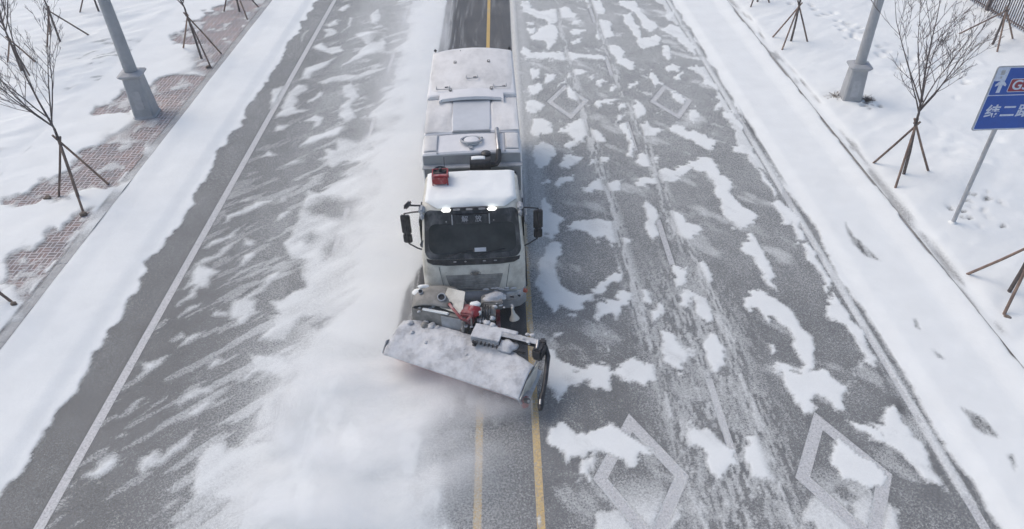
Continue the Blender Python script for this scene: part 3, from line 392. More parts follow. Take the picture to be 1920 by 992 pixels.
# right shoulder drift, ragged inner edge
edge = 8.36 + (fbm(Y * .9, Y * 0 + 3, 71, 4) - .5) * 0.35 + (comb - .5) * .16
sh = sstep(-0.06, 0.10, X - edge)
holes = polymask(X + wx * .4, Y + wy * .4, H_POLY, 0.05)
rcov = np.maximum(rcov, np.maximum(sh, .80 * np.exp(-((X - 8.22) / .12) ** 4) * sstep(.35, .5, fbm(X * 2, Y * .6, 75, 3)))); rcov = rcov * (1 - 0.75 * holes * fbm(X * 9, Y * 3, 77, 3) * 1.4)
fdrift = sstep(7.3, 8.3, X + (fbm(X * 1.1, Y * 1.1, 79, 4) - .5) * 2.2) * sstep(9, 22, Y) * 0.9
rcov = np.maximum(rcov, np.where(X < 8.1, sstep(.35, .6, fdrift) * 0.85, 0))
# thin dark seam beside the drift
rcov = rcov * (1 - 0.75 * np.exp(-((X - 8.42 - (fbm(Y * .5, Y * 0, 83, 3) - .5) * .06) / .035) ** 2) * sstep(.35, .6, fbm(Y * .35, Y * 0 + 9, 85, 3)))
# kerb-side dark gap on the right
kg = np.exp(-((X - 10.94) / 0.03) ** 2) * sstep(.30, .55, fbm(X * 2, Y * .8, 91, 4))
rcov = rcov * (1 - 0.55 * kg)
# left carriageway
u = X * .72 + Y * .69; v = -X * .69 + Y * .72
st = fbm(u * .75, v * 3.2, 101, 4); st2 = fbm(u * .45, v * 1.6, 107, 4)
dens = 0.15 + 0.55 * sstep(-8.4, -5.2, X) + 0.22 * sstep(12, 30, Y)
lc = sstep(.62 - .16 * dens, .76 - .10 * dens, st * .6 + st2 * .4) * (0.30 + .6 * dens) * (X > -8.9)
lc = np.maximum(lc, left * (.72 + .5 * st))
lc = np.maximum(lc, 0.975 * sstep(-5.1, -4.1, X + (st2 - .5) * 1.8) * (X < 0))
veil = (.16 + 0.36 * sstep(-8.0, -4.8, X)) * (X < 0) * (X > -8.9) * (.75 + .5 * fbm(u * .5, v * 1.4, 109, 4))
thin = .80 * sstep(.55, .64, fbm(u * .9, v * 4.2, 111, 4)) * (X > -8.8) * (X < 0) * (.45 + .5 * sstep(-8, -5, X)); lc = np.maximum(lc, thin)
lc = np.maximum(lc, veil * .85)
lc = lc * (1 - 0.66 * dark)
bank = -9.74 + (fbm(Y * 1.7, Y * 0 + 7, 113, 4) - .5) * 0.34 + (fbm(u * 2.4, v * .9, 117, 3) - .5) * 0.40
lb = sstep(0.05, -0.05, X - bank)
lfilm = cover * (1 - .42 * sstep(-6.5, -8.2, X)) + .02
lcov = np.clip(np.maximum(np.maximum(lfilm, lc), lb), 0, 1)
# cleared lane behind the plough and under the truck; powder thins out in front of it
cov = np.where(side, rcov, lcov)
LB_ = np.where(Y > 21.3, 2.93, 2.35 + .40 * sstep(15.0, 13.2, Y)); fr = (X + LB_ + (fbm(Y * 3, Y * 0 + 1, 121, 3) - .5) * .08)
lane = sstep(-.05, .05, fr) * sstep(.05, -.03, X - 0.33)
front_y = 11.35 - 0.479 * (X + 2.86)           # line of the blade
behind = sstep(-0.15, 0.15, Y - front_y)
ridge = sstep(.48, .62, fbm(X * 22, Y * .5, 131, 3))
lanecov = 0.01 + 0.42 * ridge * np.exp(-((X + 2.6) / .35) ** 2) + 0.14 * ridge * sstep(.5, .7, fbm(X * 3, Y * .4, 133, 3)) + 0.03 * fbm(X * 2, Y * .4, 135, 3)
cov = cov * (1 - lane * behind) + lanecov * lane * behind
# right of the cleared lane: smooth blown film, whitened to lift the truck's shadow
blow = np.exp(-((X - .42) / .28) ** 2) * (X > .30) * sstep(14, 19, Y)
cov = np.maximum(cov, 0.72 * blow)
cov = np.maximum(cov, 0.56 * np.exp(-((X - .8) / .6) ** 2) * (X > .3) * sstep(11, 15, Y))
# in front of the blade
fz = (1 - behind) * (X < 0.33) * sstep(-6.0, -4.2, X)
fc = 0.90 * sstep(-.4, -2.1, X + (fbm(X * 1.3, Y * .8, 141, 4) - .5) * 1.9) + 0.5 * sstep(.58, .72, fbm(X * 2.0, Y * .8, 143, 4)) * (X < 0.25)
cov = np.where(fz > .01, cov * (1 - fz) + np.clip(np.maximum(fc, .16 + .22 * sstep(1.0, -1.2, X)), 0, 1) * fz, cov)
# traffic keeps the paint a little barer than the grit around it
mk = np.exp(-((X + 8.80) / .12) ** 4)
dash = ((Y - 8.2) % 6.1 < 2.1) * np.exp(-((X - 4.22) / .11) ** 4); dash2 = ((Y - 9.2) % 6.1 < 2.2) * np.exp(-((X + 4.87) / .11) ** 4) * .15
mk = np.maximum(mk, np.maximum(dash, dash2))
for cx, cy, hw, hl in ((2.28, 24.3, .72, 1.33), (6.12, 24.05, .72, 1.33), (2.34, 7.85, .78, 1.32), (6.17, 7.75, .78, 1.32)):
    mk = np.maximum(mk, (.6 if cy > 12 else 1) * np.exp(-((np.abs(X - cx) / hw + np.abs(Y - cy) / hl - 1) / .17) ** 4))
near = np.where(Y < 12, .25 + .5 * fbm(X * 2.5, Y * 2.5, 161, 4), 1.0) * np.where(np.abs(X + 8.8) < .2, 1 / np.where(Y < 12, .25 + .5 * fbm(X * 2.5, Y * 2.5, 161, 4), 1.0), 1)
cov = np.where((Y < 8.6) & (X > .6) & (X < 8), np.maximum(cov, .85 * sstep(8.6, 6.8, Y) * (1 - .85 * mk) * sstep(.50, .60, fbm(X * 1.1 + 3, Y * 1.1, 163, 4))), cov)
cov = cov * (1 - .6 * mk * near * sstep(.97, .80, cov))
cov = np.clip(cov, 0, 1)
deep = np.maximum(sstep(0.0, 0.5, X - 8.45), sstep(0.0, 0.5, -9.9 - X))
drift = fbm(X * .5, Y * .25, 151, 4); zc = np.where((X > 9.0) & (X < 10.8), np.maximum(cov, .97), cov)
Z = 0.008 + 0.014 * sstep(.4, 1, zc) + deep * sstep(.5, 1, zc) * (0.035 + 0.05 * drift) + sstep(-11.3, -12.0, X) * .05 + sstep(10.2, 10.93, X) * .085 + 0.01 * sstep(.6, 1, cov) * fbm(u * 1.2, v * 3.5, 153, 4)
o = sheet('snow_cover', xs, ys, Z, 'snow_cover', cov)
tag(o, 'patchy wind-blown snow lying in drifts and streaks over the road', 'snow', kind='stuff')

# ---- snow over the left pavement and planted strip
def verge(xs, ys, kind):
    X, Y = np.meshgrid(xs, ys)
    u = X * .80 + Y * .60; v = -X * .60 + Y * .80
    big = fbm(X * .22, Y * .22, 201, 4); sas = fbm(u * .35, v * 1.3, 203, 5); fine = fbm(X * 3.1, Y * 3.1, 207, 4)
    return X, Y, u, v, big, sas, fine
xs = np.arange(-16.5, -11.98, 0.06); ys = np.arange(3, 52, 0.07)
X, Y, u, v, big, sas, fine = verge(xs, ys, 0)
wx = (fbm(X * 1.8, Y * 1.8, 211, 5) - .5) * 0.6; wy = (fbm(X * 1.8, Y * 1.8, 213, 5) - .5) * 0.7
wx = wx * 1.6 + (fbm(u * 2.5, v * .8, 215, 4) - .5) * .8
bare = polymask(X + wx, Y + wy, P_POLY, 0.14)
bare = np.maximum(bare, .85 * sstep(-14.0, -12.9, X + (fbm(X, Y * .5, 218, 4) - .5) * 2.0) * sstep(.36, .50, fbm(X * .4, Y * .22, 214, 3)))
bare = bare * (.45 + .75 * sstep(.30, .50, fbm(X * 2.2, Y * 1.4, 216, 5, .6)))
kb = (X > -12.34)
bare = np.maximum(bare, np.where(kb, sstep(.30, .50, fbm(X * .5, Y * .45, 217, 4)) * .9, 0))
cv = 1 - bare * (0.80 + .3 * (fbm(u * 3, v * 8, 219, 4) - .5))
cv = np.where(X > -12.34, np.minimum(cv, 0.93), cv)
cv = np.clip(cv, 0.10, 1)
hollow = sstep(-15.2, -16.5, X)
Z = 0.150 + sstep(.4, 1, cv) * (0.02 + 0.05 * sas * sstep(-12.3, -12.8, X)) + hollow * (.04 * big)
o = sheet('snow_on_pavement', xs, ys, Z, 'snow_cover', cv); tag(o, 'thin drifted snow over the red brick pavement', 'snow', kind='stuff')

xs = np.concatenate([np.arange(-60, -34, .8), np.arange(-34, -16.3, 0.11)]); ys = np.concatenate([np.arange(-4, 8, .5), np.arange(8, 54, 0.12), np.arange(54, 110, 1.0)])
X, Y, u, v, big, sas, fine = verge(xs, ys, 1)
rough = sstep(.52, .68, fbm(X * .35, Y * .3, 231, 4))
Z = 0.150 + 0.20 * (big - .5) * sstep(-16.4, -18, X) + 0.26 * (sas - .3) * sstep(-16.35, -17.2, X) + 0.05 + rough * (0.13 * (fbm(X * 1.6, Y * 1.6, 233, 4) - .5)) * sstep(-16.6, -17.4, X)
Z = Z + 0.02 * fine + .06 * (fbm(u * 1.5, v * 4, 239, 4) - .5) * sstep(.4, .6, fbm(X * .25, Y * .2, 241, 3)) * sstep(-16.6, -17.4, X)
dirt = np.clip(rough * sstep(.60, .72, fbm(u * 1.6, v * 3.6, 237, 5)), 0, 1)
o = sheet('snow_field', xs, ys, Z, 'snow_cover', np.clip(1 - .45 * dirt, 0, 1)); o['kind'] = 'structure'
flat('soil', -62, -16.3, -10, 112, 0.02, 'soil')

# ---- snow over the right verge
xs = np.concatenate([np.arange(10.97, 27, 0.08), np.arange(27, 60, .8)]); ys = np.concatenate([np.arange(-4, 6, .5), np.arange(6, 50, 0.09), np.arange(50, 110, 1.0)])
X, Y, u, v, big, sas, fine = verge(xs, ys, 1)
on = sstep(11.05, 11.5, X)
rough = sstep(.50, .66, fbm(X * .4 + 7, Y * .35, 261, 4)) * sstep(12.4, 13.2, X)
Z = 0.165 + on * .05 * (fbm(X * 1.2, Y * 1.0, 265, 4) - .5) * sstep(.4, .6, fbm(X * .3, Y * .25, 267, 3)) + on * (0.14 * (big - .3) + 0.13 * (sas - .3)) + rough * 0.13 * (fbm(X * 1.9, Y * 1.9, 263, 4) - .3) + 0.012 * fine
# footprints and little hollows that show the dark soil
cv = np.ones_like(X)
rs = random.Random(5)
def pit(cx, cy, rx, ry, depth, a, dk):
    global Z, cv
    dx = X - cx; dy = Y - cy; p_ = (dx * math.cos(a) + dy * math.sin(a)) / rx; q_ = (-dx * math.sin(a) + dy * math.cos(a)) / ry
    g_ = np.exp(-(p_ ** 2 + q_ ** 2) ** 1.5); Z = Z - depth * g_; cv = cv * (1 - dk * g_)
for cx, cy in [(13.6, 16.3), (12.9, 15.9)]:
    for k in range(11): pit(cx + rs.uniform(-.55, .6), cy + rs.uniform(-.65, .75), rs.uniform(.05, .12), rs.uniform(.04, .07), .07, rs.uniform(0, 3), rs.choice((.1, .3, .85)))
for k in range(46):
    t_ = rs.random(); pit(13.6 + 3.0 * t_ + rs.uniform(-.7, .7), 36 - 12 * t_ + rs.uniform(-.7, .7), rs.uniform(.10, .2), rs.uniform(.08, .15), .10, rs.uniform(0, 3), rs.choice((0, 0, .1, .25)))
for k in range(14): pit(12.95 + rs.uniform(-.4, .6), 23.0 + rs.uniform(-.6, .6), rs.uniform(.06, .13), rs.uniform(.05, .1), .09, rs.uniform(0, 3), rs.choice((.2, .5, .85)))
for k in range(30): pit(rs.uniform(14, 19), rs.uniform(10, 26), rs.uniform(.1, .35), rs.uniform(.08, .2), .06, rs.uniform(0, 3), 0)
for k in range(34):
    y_ = rs.uniform(8, 40); pit(11.16 + rs.uniform(-.04, .14), y_, rs.uniform(.02, .05), rs.uniform(.2, .7), .02, rs.uniform(-.1, .1), rs.uniform(.05, .5))
kl = np.exp(-((X - 10.98) / .05) ** 2) * sstep(.40, .58, fbm(X * 2, Y * .55, 271, 4)); cv = cv * (1 - .6 * kl)
k2 = np.exp(-((X - 11.10) / .13) ** 2) * sstep(.56, .66, fbm(X * 1.5, Y * .4, 273, 4)); cv = cv * (1 - .5 * k2)
o = sheet('snow_verge', xs, ys, Z, 'snow_cover', np.clip(cv, 0.02, 1)); o['kind'] = 'structure'
flat('soil', 11.1, 62, -10, 112, 0.03, 'soil')
# ------------------------------------------------------------------ the snow plough truck (local: x right, y back, z up; nose at y=0)
T = thing('snowplough_truck', 'white cab-over snow plough truck under snow driving along the yellow centre lines', 'truck', (-0.87, 12.3, 0), 0.0192)

# cab shell: plan outline at height z
ZP = [(0.55, 0.10, 1.13), (0.80, 0.02, 1.17), (1.05, 0.02, 1.185), (1.45, 0.09, 1.19), (1.78, 0.19, 1.185), (1.95, 0.27, 1.17), (2.35, 0.43, 1.14), (2.72, 0.575, 1.11), (2.84, 0.64, 1.095), (2.93, 0.74, 1.06), (2.985, 0.90, 0.98), (3.01, 1.15, 0.80)]
def zp(z):
    a = np.array(ZP); return float(np.interp(z, a[:, 0], a[:, 1])), float(np.interp(z, a[:, 0], a[:, 2]))
CD, CE = 0.42, 4.6
def front(x, z, off=0.0):
    yf, hw = zp(z); q = min(abs(x) / hw, .9995)
    y = yf + CD * (1 - (1 - q ** CE) ** (1 / CE))
    sx = x + off * (1 if x > 0 else -1) * q ** 6
    return Vector((sx, y - off * (1 - q ** 8 * .6), z + off * .3))
def contour(z, rear=2.12):
    yf, hw = zp(z); pts = []
    n = 36
    for i in range(n + 1):
        a = math.pi * (1 - i / n); c, s_ = math.cos(a), math.sin(a)
        x = hw * math.copysign(abs(c) ** (2 / CE), c); y = yf + CD * (1 - abs(s_) ** (2 / CE)); pts.append((x, y))
    r = 0.10; k = max(0, (z - 2.84) * .9)
    yr = rear - k
    pts = [(-hw, yr - r), (-hw, yf + CD + .3)] + pts + [(hw, yf + CD + .3), (hw, yr - r), (hw - r * .3, yr - r * .3), (hw - r, yr), (-hw + r, yr), (-hw + r * .3, yr - r * .3)]
    return pts
p = P(); p.skin([[p.bm.verts.new((x, y, z)) for x, y in contour(z)] for z, _, _ in ZP]); cab = p.out('cab', 'truck_white', T, angle=40)

def patch(name, rows, mat, off, parent, nx=24, back=0.03):
    """rows: (z, x0, x1) bottom to top; a skin of real thickness lying on the cab front"""
    p = P(); g = [[p.bm.verts.new(front(x0 + (x1 - x0) * i / nx, z, off)) for i in range(nx + 1)] for z, x0, x1 in rows]
    for a, b in zip(g, g[1:]):
        for i in range(nx): p.face((a[i], a[i + 1], b[i + 1], b[i]))
    bmesh.ops.recalc_face_normals(p.bm, faces=p.bm.faces[:])
    edge = g[0] + [r[-1] for r in g[1:-1]] + g[-1][::-1] + [r[0] for r in g[1:-1]][::-1]
    bk = [p.bm.verts.new(v.co + Vector((0, off + back, 0))) for v in edge]
    for i in range(len(edge)): p.face((edge[i], edge[(i + 1) % len(edge)], bk[(i + 1) % len(edge)], bk[i]))
    return p.out(name, mat, parent, angle=50)
def rounded(z0, z1, w0, w1, r, n=6, m=6):
    rows = []
    for i in range(n + 1):
        a = math.pi / 2 * i / n; z = z0 + r * (1 - math.cos(a)); rows.append((z, None, r * (1 - math.sin(a))))
    for i in range(1, m): rows.append((z0 + r + (z1 - z0 - 2 * r) * i / m, None, 0))
    for i in range(n + 1):
        a = math.pi / 2 * i / n; z = z1 - r + r * math.sin(a); rows.append((z, None, r * (1 - math.cos(a))))
    out = []
    for z, _, d in rows:
        w_ = w0 + (w1 - w0) * (z - z0) / (z1 - z0) - d; out.append((z, -w_, w_))
    return out
surround = patch('windscreen_surround', rounded(1.80, 2.84, 1.10, 1.04, 0.16), 'black_frost', 0.008, T)
glass = patch('windscreen', rounded(1.92, 2.56, 0.99, 0.96, 0.17), 'dark_glass', 0.016, T)
# reflections of wipers etc. are real parts
p = P()
for x0, x1, z0, z1 in [(-.60, .02, 1.87, 1.99), (.10, .72, 1.87, 1.99)]:
    p.tube([front(x0, z0, .03), front((x0 + x1) / 2, (z0 + z1) / 2 + .01, .04), front(x1, z1, .03)], .011, 6)
p.out('wiper', 'black_plastic', surround)
p = P(); c = front(0.13, 2.01, .03)
p.extr([front(.04, 1.955, .021), front(.30, 1.955, .021), front(.30, 2.04, .021), front(.04, 2.04, .021)], (0, -.004, 0)); p.out('notice', 'paper', glass)
# lower black cowl with washer jets
cowl = patch('cowl', [(1.665, -.62, .62), (1.68, -.92, .92), (1.72, -1.04, 1.04), (1.79, -1.06, 1.06)], 'black_plastic', 0.014, T)
for x in (-.42, -.18, .25, .50):
    p = P(); p.box(front(x, 1.755, .03), (.075 if abs(x) > .2 else .05, .03, .03), bev=.01); p.out('washer_jet', 'lens', cowl)
# visor board with the two frosted characters
visor = patch('sun_visor', [(2.57, -.42, .40), (2.63, -.42, .40), (2.70, -.42, .40), (2.76, -.42, .40)], 'black_frost', 0.05, T, back=.045)
for x in (-.425, .405):
    p = P(); p.tube([front(x, 2.56, .055), front(x, 2.77, .055)], .012, 6); p.out('visor_rim', 'galv', visor)
yv0 = front(0, 2.60, .054); yv1 = front(0, 2.74, .054); tilt = math.atan2(yv1.y - yv0.y, yv1.z - yv0.z)
mw = Matrix.Translation(front(0.0, 2.665, .058)) @ Euler((math.pi / 2 - tilt, 0, 0)).to_matrix().to_4x4()
text('解', .155, 'lettering', 'letter_frost', visor, mw @ Matrix.Translation((-.14, 0, 0)), .003)
text('放', .155, 'lettering', 'letter_frost', visor, mw @ Matrix.Translation((.16, 0, 0)), .003)
# roof lamp bar
p = P(); p.box(front(-.03, 2.875, .07), (.86, .07, .065), bev=.015); bar = p.out('lamp_bar', 'black_plastic', T)
for x in (-.31, -.03, .25):
    p = P(); p.box(front(x, 2.875, .115), (.15, .03, .045), bev=.01); l = p.out('work_lamp', 'lens', bar)
for x in (-.54, .47):
    p = P(); p.box(front(x, 2.865, .10), (.20, .05, .085), bev=.025, seg=3); p.out('work_lamp', 'lamp_on', bar)
for x in (-.56, .50):
    p = P(); p.box(front(x, 2.62, .02), (.03, .02, .03), bev=.006); p.out('marker_stud', 'lens', surround)
# hood: side panels and grille
for s in (-1, 1):
    p_ = patch('corner_panel', [(1.06, s * .66, s * .99), (1.2, s * .69, s * 1.015), (1.4, s * .72, s * 1.03), (1.6, s * .76, s * 1.045), (1.655, s * .77, s * 1.05)], 'truck_white', 0.010, T)
patch('grille_shadow_strip', [(1.028, -.55, .57), (1.040, -.55, .57)], 'chassis', 0.013, T)  # dark strip painted in for the shadow along the grille's lower edge
grille = patch('grille', [(1.045, -.52, .54), (1.10, -.55, .565), (1.25, -.61, .61), (1.40, -.65, .65), (1.43, -.655, .655)], 'grille_grey', 0.012, T)
p = P()
for z in (1.10, 1.16, 1.22, 1.28, 1.34):
    w_ = .50 + (z - 1.1) * .34; p.tube([front(-w_ + 2 * w_ * i / 12, z, .014) for i in range(13)], .009, 5)
p.out('grille_bars', 'grille_grey', grille)
# oval emblem with a wing mark
c = front(.03, 1.475, .03); p = P()
ov = [c + Vector((.115 * math.cos(a), 0, .058 * math.sin(a))) for a in [2 * math.pi * i / 28 for i in range(29)]]
p.tube(ov, .007, 6)
for s in (-1, 1):
    for k in range(3):
        z = .028 - .026 * k; p.extr([c + Vector((s * .012, 0, z)), c + Vector((s * (.095 - .014 * k), 0, z + .010)), c + Vector((s * (.085 - .014 * k), 0, z - .008)), c + Vector((s * .012, 0, z - .012))], (0, -.008, 0))
p.extr([c + Vector((-.006, 0, .045)), c + Vector((.006, 0, .045)), c + Vector((.006, 0, -.045)), c + Vector((-.006, 0, -.045))], (0, -.009, 0))
p.out('emblem', 'steel', T)
for x in (-.70, .72):
    p = P(); p.tube([front(x * (1 + (z - 1.06) * .22), z, .014) for z in (1.07, 1.2, 1.35, 1.5, 1.64)], .006, 5); p.out('panel_gap', 'chassis', T)
# bumper, headlights
p = P()
BP = [(-1.20, .42), (-1.19, .18), (-1.05, .04), (-.8, -.03), (-.4, -.06), (.4, -.06), (.8, -.03), (1.05, .04), (1.19, .18), (1.20, .42)]
rings = []
for z, o_ in ((.42, .05), (.50, .0), (.78, .0), (.90, .03), (.99, .09)):
    f_ = [(x * (1 - o_ * .1), y + o_) for x, y in BP]; rings.append([p.bm.verts.new((x, y, z)) for x, y in f_ + [(1.0, .5), (-1.0, .5)]])
p.skin(rings); bumper = p.out('bumper', 'frosted_grey', T, angle=40)
for s in (-1, 1):
    p = P(); p.skin([[p.bm.verts.new((s * x, y + dy, z)) for x, y in ((.72, -.045), (.95, -.02), (1.10, .075), (1.185, .20), (1.17, .26), (.9, .12), (.72, .08))] for z, dy in ((.70, .0), (.74, -.02), (.88, .005), (.93, .04))])
    hl = p.out('headlight', 'lens', T)
    p = P(); p.cyl((s * .84, -.045, .80), (s * .84, .0, .81), .055, n=16); p.cyl((s * 1.0, .0, .80), (s * 1.0, .05, .81), .05, n=16); p.out('reflector', 'chrome', hl)
    p = P(); p.box((s * 1.155, .125, .86), (.09, .13, .09), rot=(0, 0, s * .95), bev=.02); p.out('indicator', 'amber', hl)
    # pillar fittings and doors
    p = P(); p.box((s * 1.10, .74, 2.83), (.13, .22, .14), rot=(.3, 0, s * .1), bev=.04); p.box((s * 1.10, .62, 2.72), (.09, .12, .16), rot=(.3, 0, 0), bev=.03); p.out('mirror_mount', 'frosted_grey', T)
    p = P(); p.box((s * 1.195, 1.15, 1.75), (.012, .95, 1.25), bev=.004); d = p.out('door', 'truck_white', T)
    p = P(); p.box((s * 1.185, 1.15, 2.25), (.03, .80, .55), bev=.01); p.out('window', 'dark_glass', d)
    p = P(); p.box((s * 1.21, 1.5, 1.5), (.03, .18, .04), bev=.01); p.out('handle', 'black_plastic', d)
    # mirrors on a bowed arm
    xo = s * 1.515
    p = P(); p.tube([(s * 1.13, .74, 2.78), (s * 1.30, .76, 2.76), (xo, .80, 2.70), (xo, .82, 2.55), (xo, .82, 1.98), (xo - s * .02, .80, 1.86), (s * 1.30, .72, 1.78), (s * 1.16, .66, 1.76)], .018, 8)
    arm = p.out('mirror_arm', 'black_plastic', T)
    for zc, h_, w_ in ((2.37, .50, .215), (1.975, .24, .20)):
        p = P()
        p.box((xo + s * .0, .86, zc), (w_, .10, h_), rot=(0, 0, s * .12), bev=.025, seg=3)
        m_ = p.out('mirror', 'black_plastic', arm)
        p = P(); p.box((xo, .918, zc), (w_ * .82, .012, h_ * .84), rot=(0, 0, s * .12), bev=.004)
        # reflective face, merged with the casing's level
        p.out('mirror_glass', 'chrome', arm)
    p = P(); p.tube([(xo, .795, 2.60), (xo, .795, 1.90)], .014, 6); p.out('mirror_stay', 'black_plastic', arm)
p = P(); p.box((-1.40, .72, 2.98), (.07, .22, .17), rot=(.5, .35, -.75), bev=.04, seg=3); m_ = p.out('kerb_mirror', 'black_frost', T)
p = P(); p.tube([(-1.36, .75, 2.95), (-1.12, .8, 2.90)], .02, 6); p.out('bracket', 'black_plastic', m_)
p = P(); p.box((-1.10, .50, 2.10), (.13, .05, .30), rot=(-.3, .45, -.5), bev=.03, seg=2); p.out('air_deflector', 'black_frost', T)
# snow on the cab roof
p = P()
def roof(u, v):
    x = -1.03 + 2.06 * u; y = .66 + 1.42 * v
    ed = min(u, 1 - u) * 2.04; ev = min(v * 1.42, (1 - v) * 1.42)
    e = min(1, ed / .10) * min(1, ev / .10); cr = .02 * (1 - (2 * u - 1) ** 2)
    b = 0.05 * (n2(x * 2.2, y * 2.2, 5) - .5)
    yy = y + .07 * (n2(x * 4, 1, 7) - .5) * (1 - v) ** 4 + .75 * max(0, abs(x) - .74) * (1 - v) ** 3
    return (x, yy, min(2.945, 2.885 + .35 * max(0, yy - .66)) + (.075 * e ** .5 + cr + b * e))
p.grid(roof, 56, 36); p.out('roof_snow', 'snow', T, angle=80)
# red siren unit on the roof, rear left
p = P()
for x in (-.86, -.52):
    for y in (1.42, 1.74): p.tube([(x, y, 3.0), (x, y, 3.28)], .016, 6)
    p.tube([(x, 1.42, 3.27), (x, 1.74, 3.27)], .016, 6)
for y in (1.42, 1.74): p.tube([(-.86, y, 3.27), (-.52, y, 3.27)], .014, 6)
siren = p.out('roof_rack', 'red_paint', T)
p = P(); p.box((-.69, 1.47, 3.16), (.32, .16, .20), bev=.02); p.out('siren_box', 'red_paint', siren)
p = P(); p.lathe((-.69, 1.72, 3.18), [(.15, -.06), (.18, -.03), (.18, .06), (.155, .09), (.145, .07), (.12, .03), (.05, .05), (.035, .12), (.01, .13)], 22); p.out('reel', 'black_frost', siren)
p = P(); p.tube([(-.62, 1.95, 2.9), (-.60, 1.97, 3.45)], .008, 5); p.out('aerial', 'black_plastic', T)

# chassis, wheels, mudguards
p = P()
for s in (-1, 1): p.box((s * .42, 4.9, .85), (.09, 8.4, .26), bev=.01)
for y in (1.0, 2.6, 4.4, 6.2, 8.2): p.box((0, y, .85), (.84, .10, .16))
p.box((0, 1.4, 1.05), (1.9, 1.6, .35), bev=.05)
p.out('chassis_frame', 'chassis', T)
def wheel(x, y, wd, s):
    r = .52; e = Vector((1, 0, 0)); c = Vector((x, y, r)); h = wd / 2
    p = P(); rings = []
    for rr, dx in ((.30, -h * .92), (.44, -h), (.505, -h * .86), (.52, -h * .6), (.52, h * .6), (.505, h * .86), (.44, h), (.30, h * .92)):
        rings.append(p.ring(c + e * dx, e, rr, 36, (0, 1, 0)))
    p.skin(rings)
    for i in range(36):
        a = 2 * math.pi * i / 36; p.box((x, y + .522 * math.cos(a), r + .522 * math.sin(a)), (wd * .84, .045, .022), rot=(a, 0, 0))
    w_ = p.out('wheel', 'black_rubber', T, angle=30)
    p = P(); p.lathe(c + e * (s * h * .5), [(.30, h * .45), (.28, h * .3), (.24, 0), (.12, .0), (.11, h * .5), (.02, h * .55)], 20, (s, 0, 0)); p.out('rim', 'grimy_grey', w_)
for y, wd in ((1.25, .30), (6.4, .56), (7.75, .56)):
    for s in (-1, 1): wheel(s * (1.05 if wd < .4 else .90), y, wd, s)
    for s in (-1, 1):
        p = P(); pr = [(y + .66 * math.cos(a), .58 + .66 * math.sin(a)) for a in [math.pi * i / 12 for i in range(13)]]
        ra = [[p.bm.verts.new((s * 1.24, yy, zz)), p.bm.verts.new((s * (.78 if wd < .4 else .58), yy, zz)), p.bm.verts.new((s * (.78 if wd < .4 else .58), yy, zz + .02)), p.bm.verts.new((s * 1.24, yy, zz + .02))] for yy, zz in pr]
        p.skin(ra); p.out('mudguard', 'black_frost', T)
for s in (-1, 1):
    p = P(); p.box((s * 1.02, 3.9, .82), (.45, 1.5, .55), bev=.07, seg=3); p.out('fuel_tank' if s < 0 else 'battery_box', 'grimy_grey', T)
    p = P()
    for z in (.62, .86): p.box((s * 1.22, 4.6, z), (.03, 2.1, .09), bev=.008)
    p.out('side_guard', 'galv', T)

# front section of the body: water tank with sloped roof panels (y 3.1-3.9)
def bodyring(p, y, w_, ztop, crown, zb=1.02, r=.14, n=5):
    pts = [(-w_, zb)]
    for i in range(n + 1):
        a = math.pi - math.pi / 2 * i / n; pts.append((-w_ + r + r * math.cos(a), ztop - r + r * math.sin(a)))
    for i in range(1, 8): 
        x = -w_ + r + (2 * (w_ - r)) * i / 8; pts.append((x, ztop + crown * (1 - (x / (w_ - r)) ** 2)))
    for i in range(n + 1):
        a = math.pi / 2 - math.pi / 2 * i / n; pts.append((w_ - r + r * math.cos(a), ztop - r + r * math.sin(a)))
    pts.append((w_, zb)); return [p.bm.verts.new((x, y, z)) for x, z in pts]
p = P(); p.skin([bodyring(p, 3.12, 1.235, 2.86, .03), bodyring(p, 3.16, 1.265, 2.90, .03), bodyring(p, 3.85, 1.265, 2.99, .05), bodyring(p, 3.88, 1.25, 2.97, .05)])
tank = p.out('water_tank', 'box_white', T, angle=30)
p = P(); p.box((0, 3.108, 2.30), (2.44, .02, 1.10), bev=.005); p.out('tank_front', 'box_grey', tank)  # grey plate: shade on the tank's front face put into its colour
p = P(); p.box((0, 3.02, 2.58), (2.50, .20, .035), bev=.01); p.out('tank_ledge', 'frosted_grey', tank)
p = P(); p.box((0, 2.85, 1.75), (2.2, .42, 1.3), bev=.04); p.out('pump_housing', 'chassis', T)
for x in (-.86, .84):
    p = P(); p.extr([(x - .015, 3.13, 2.885), (x - .015, 3.86, 3.0), (x - .015, 3.86, 3.035), (x - .015, 3.13, 2.925)], (.03, 0, 0)); p.out('panel_seam', 'galv', tank)
for s in (-1, 1):
    p = P(); p.grid(lambda u, v: (s * .86 + (s * .34) * u, 3.20 + .60 * v, 2.935 + .115 * v + .022 * math.sin(math.pi * v) * math.sin(math.pi * u) - .03 * u ** 4), 10, 10); p.out('panel_snow', 'snow_dusty', tank, solid=.01)
# round filler hatch, part covered
p = P(); c = Vector((0, 3.52, 2.99))
ring_ = [c + Vector((.26 * math.cos(a), .20 * math.sin(a), .05 - .02 * math.sin(a))) for a in [math.pi * 2 * i / 32 for i in range(33)]]
p.tube(ring_, .030, 8); h_ = p.out('hatch_ring', 'frosted_grey', tank)
p = P(); p.lathe(c + Vector((0, 0, 0)), [(.20, 0), (.19, .05), (.12, .07), (.01, .075)], 26); p.out('hatch_lid', 'box_white', h_)
p = P(); p.box((-.02, 3.27, 2.985), (.10, .18, .03), rot=(.14, 0, .25), bev=.01); p.out('hatch_hinge', 'frosted_grey', h_); p = P(); p.box((.26, 3.60, 3.045), (.07, .06, .04), rot=(0, 0, .5), bev=.01); p.out('hatch_latch', 'frosted_grey', h_)
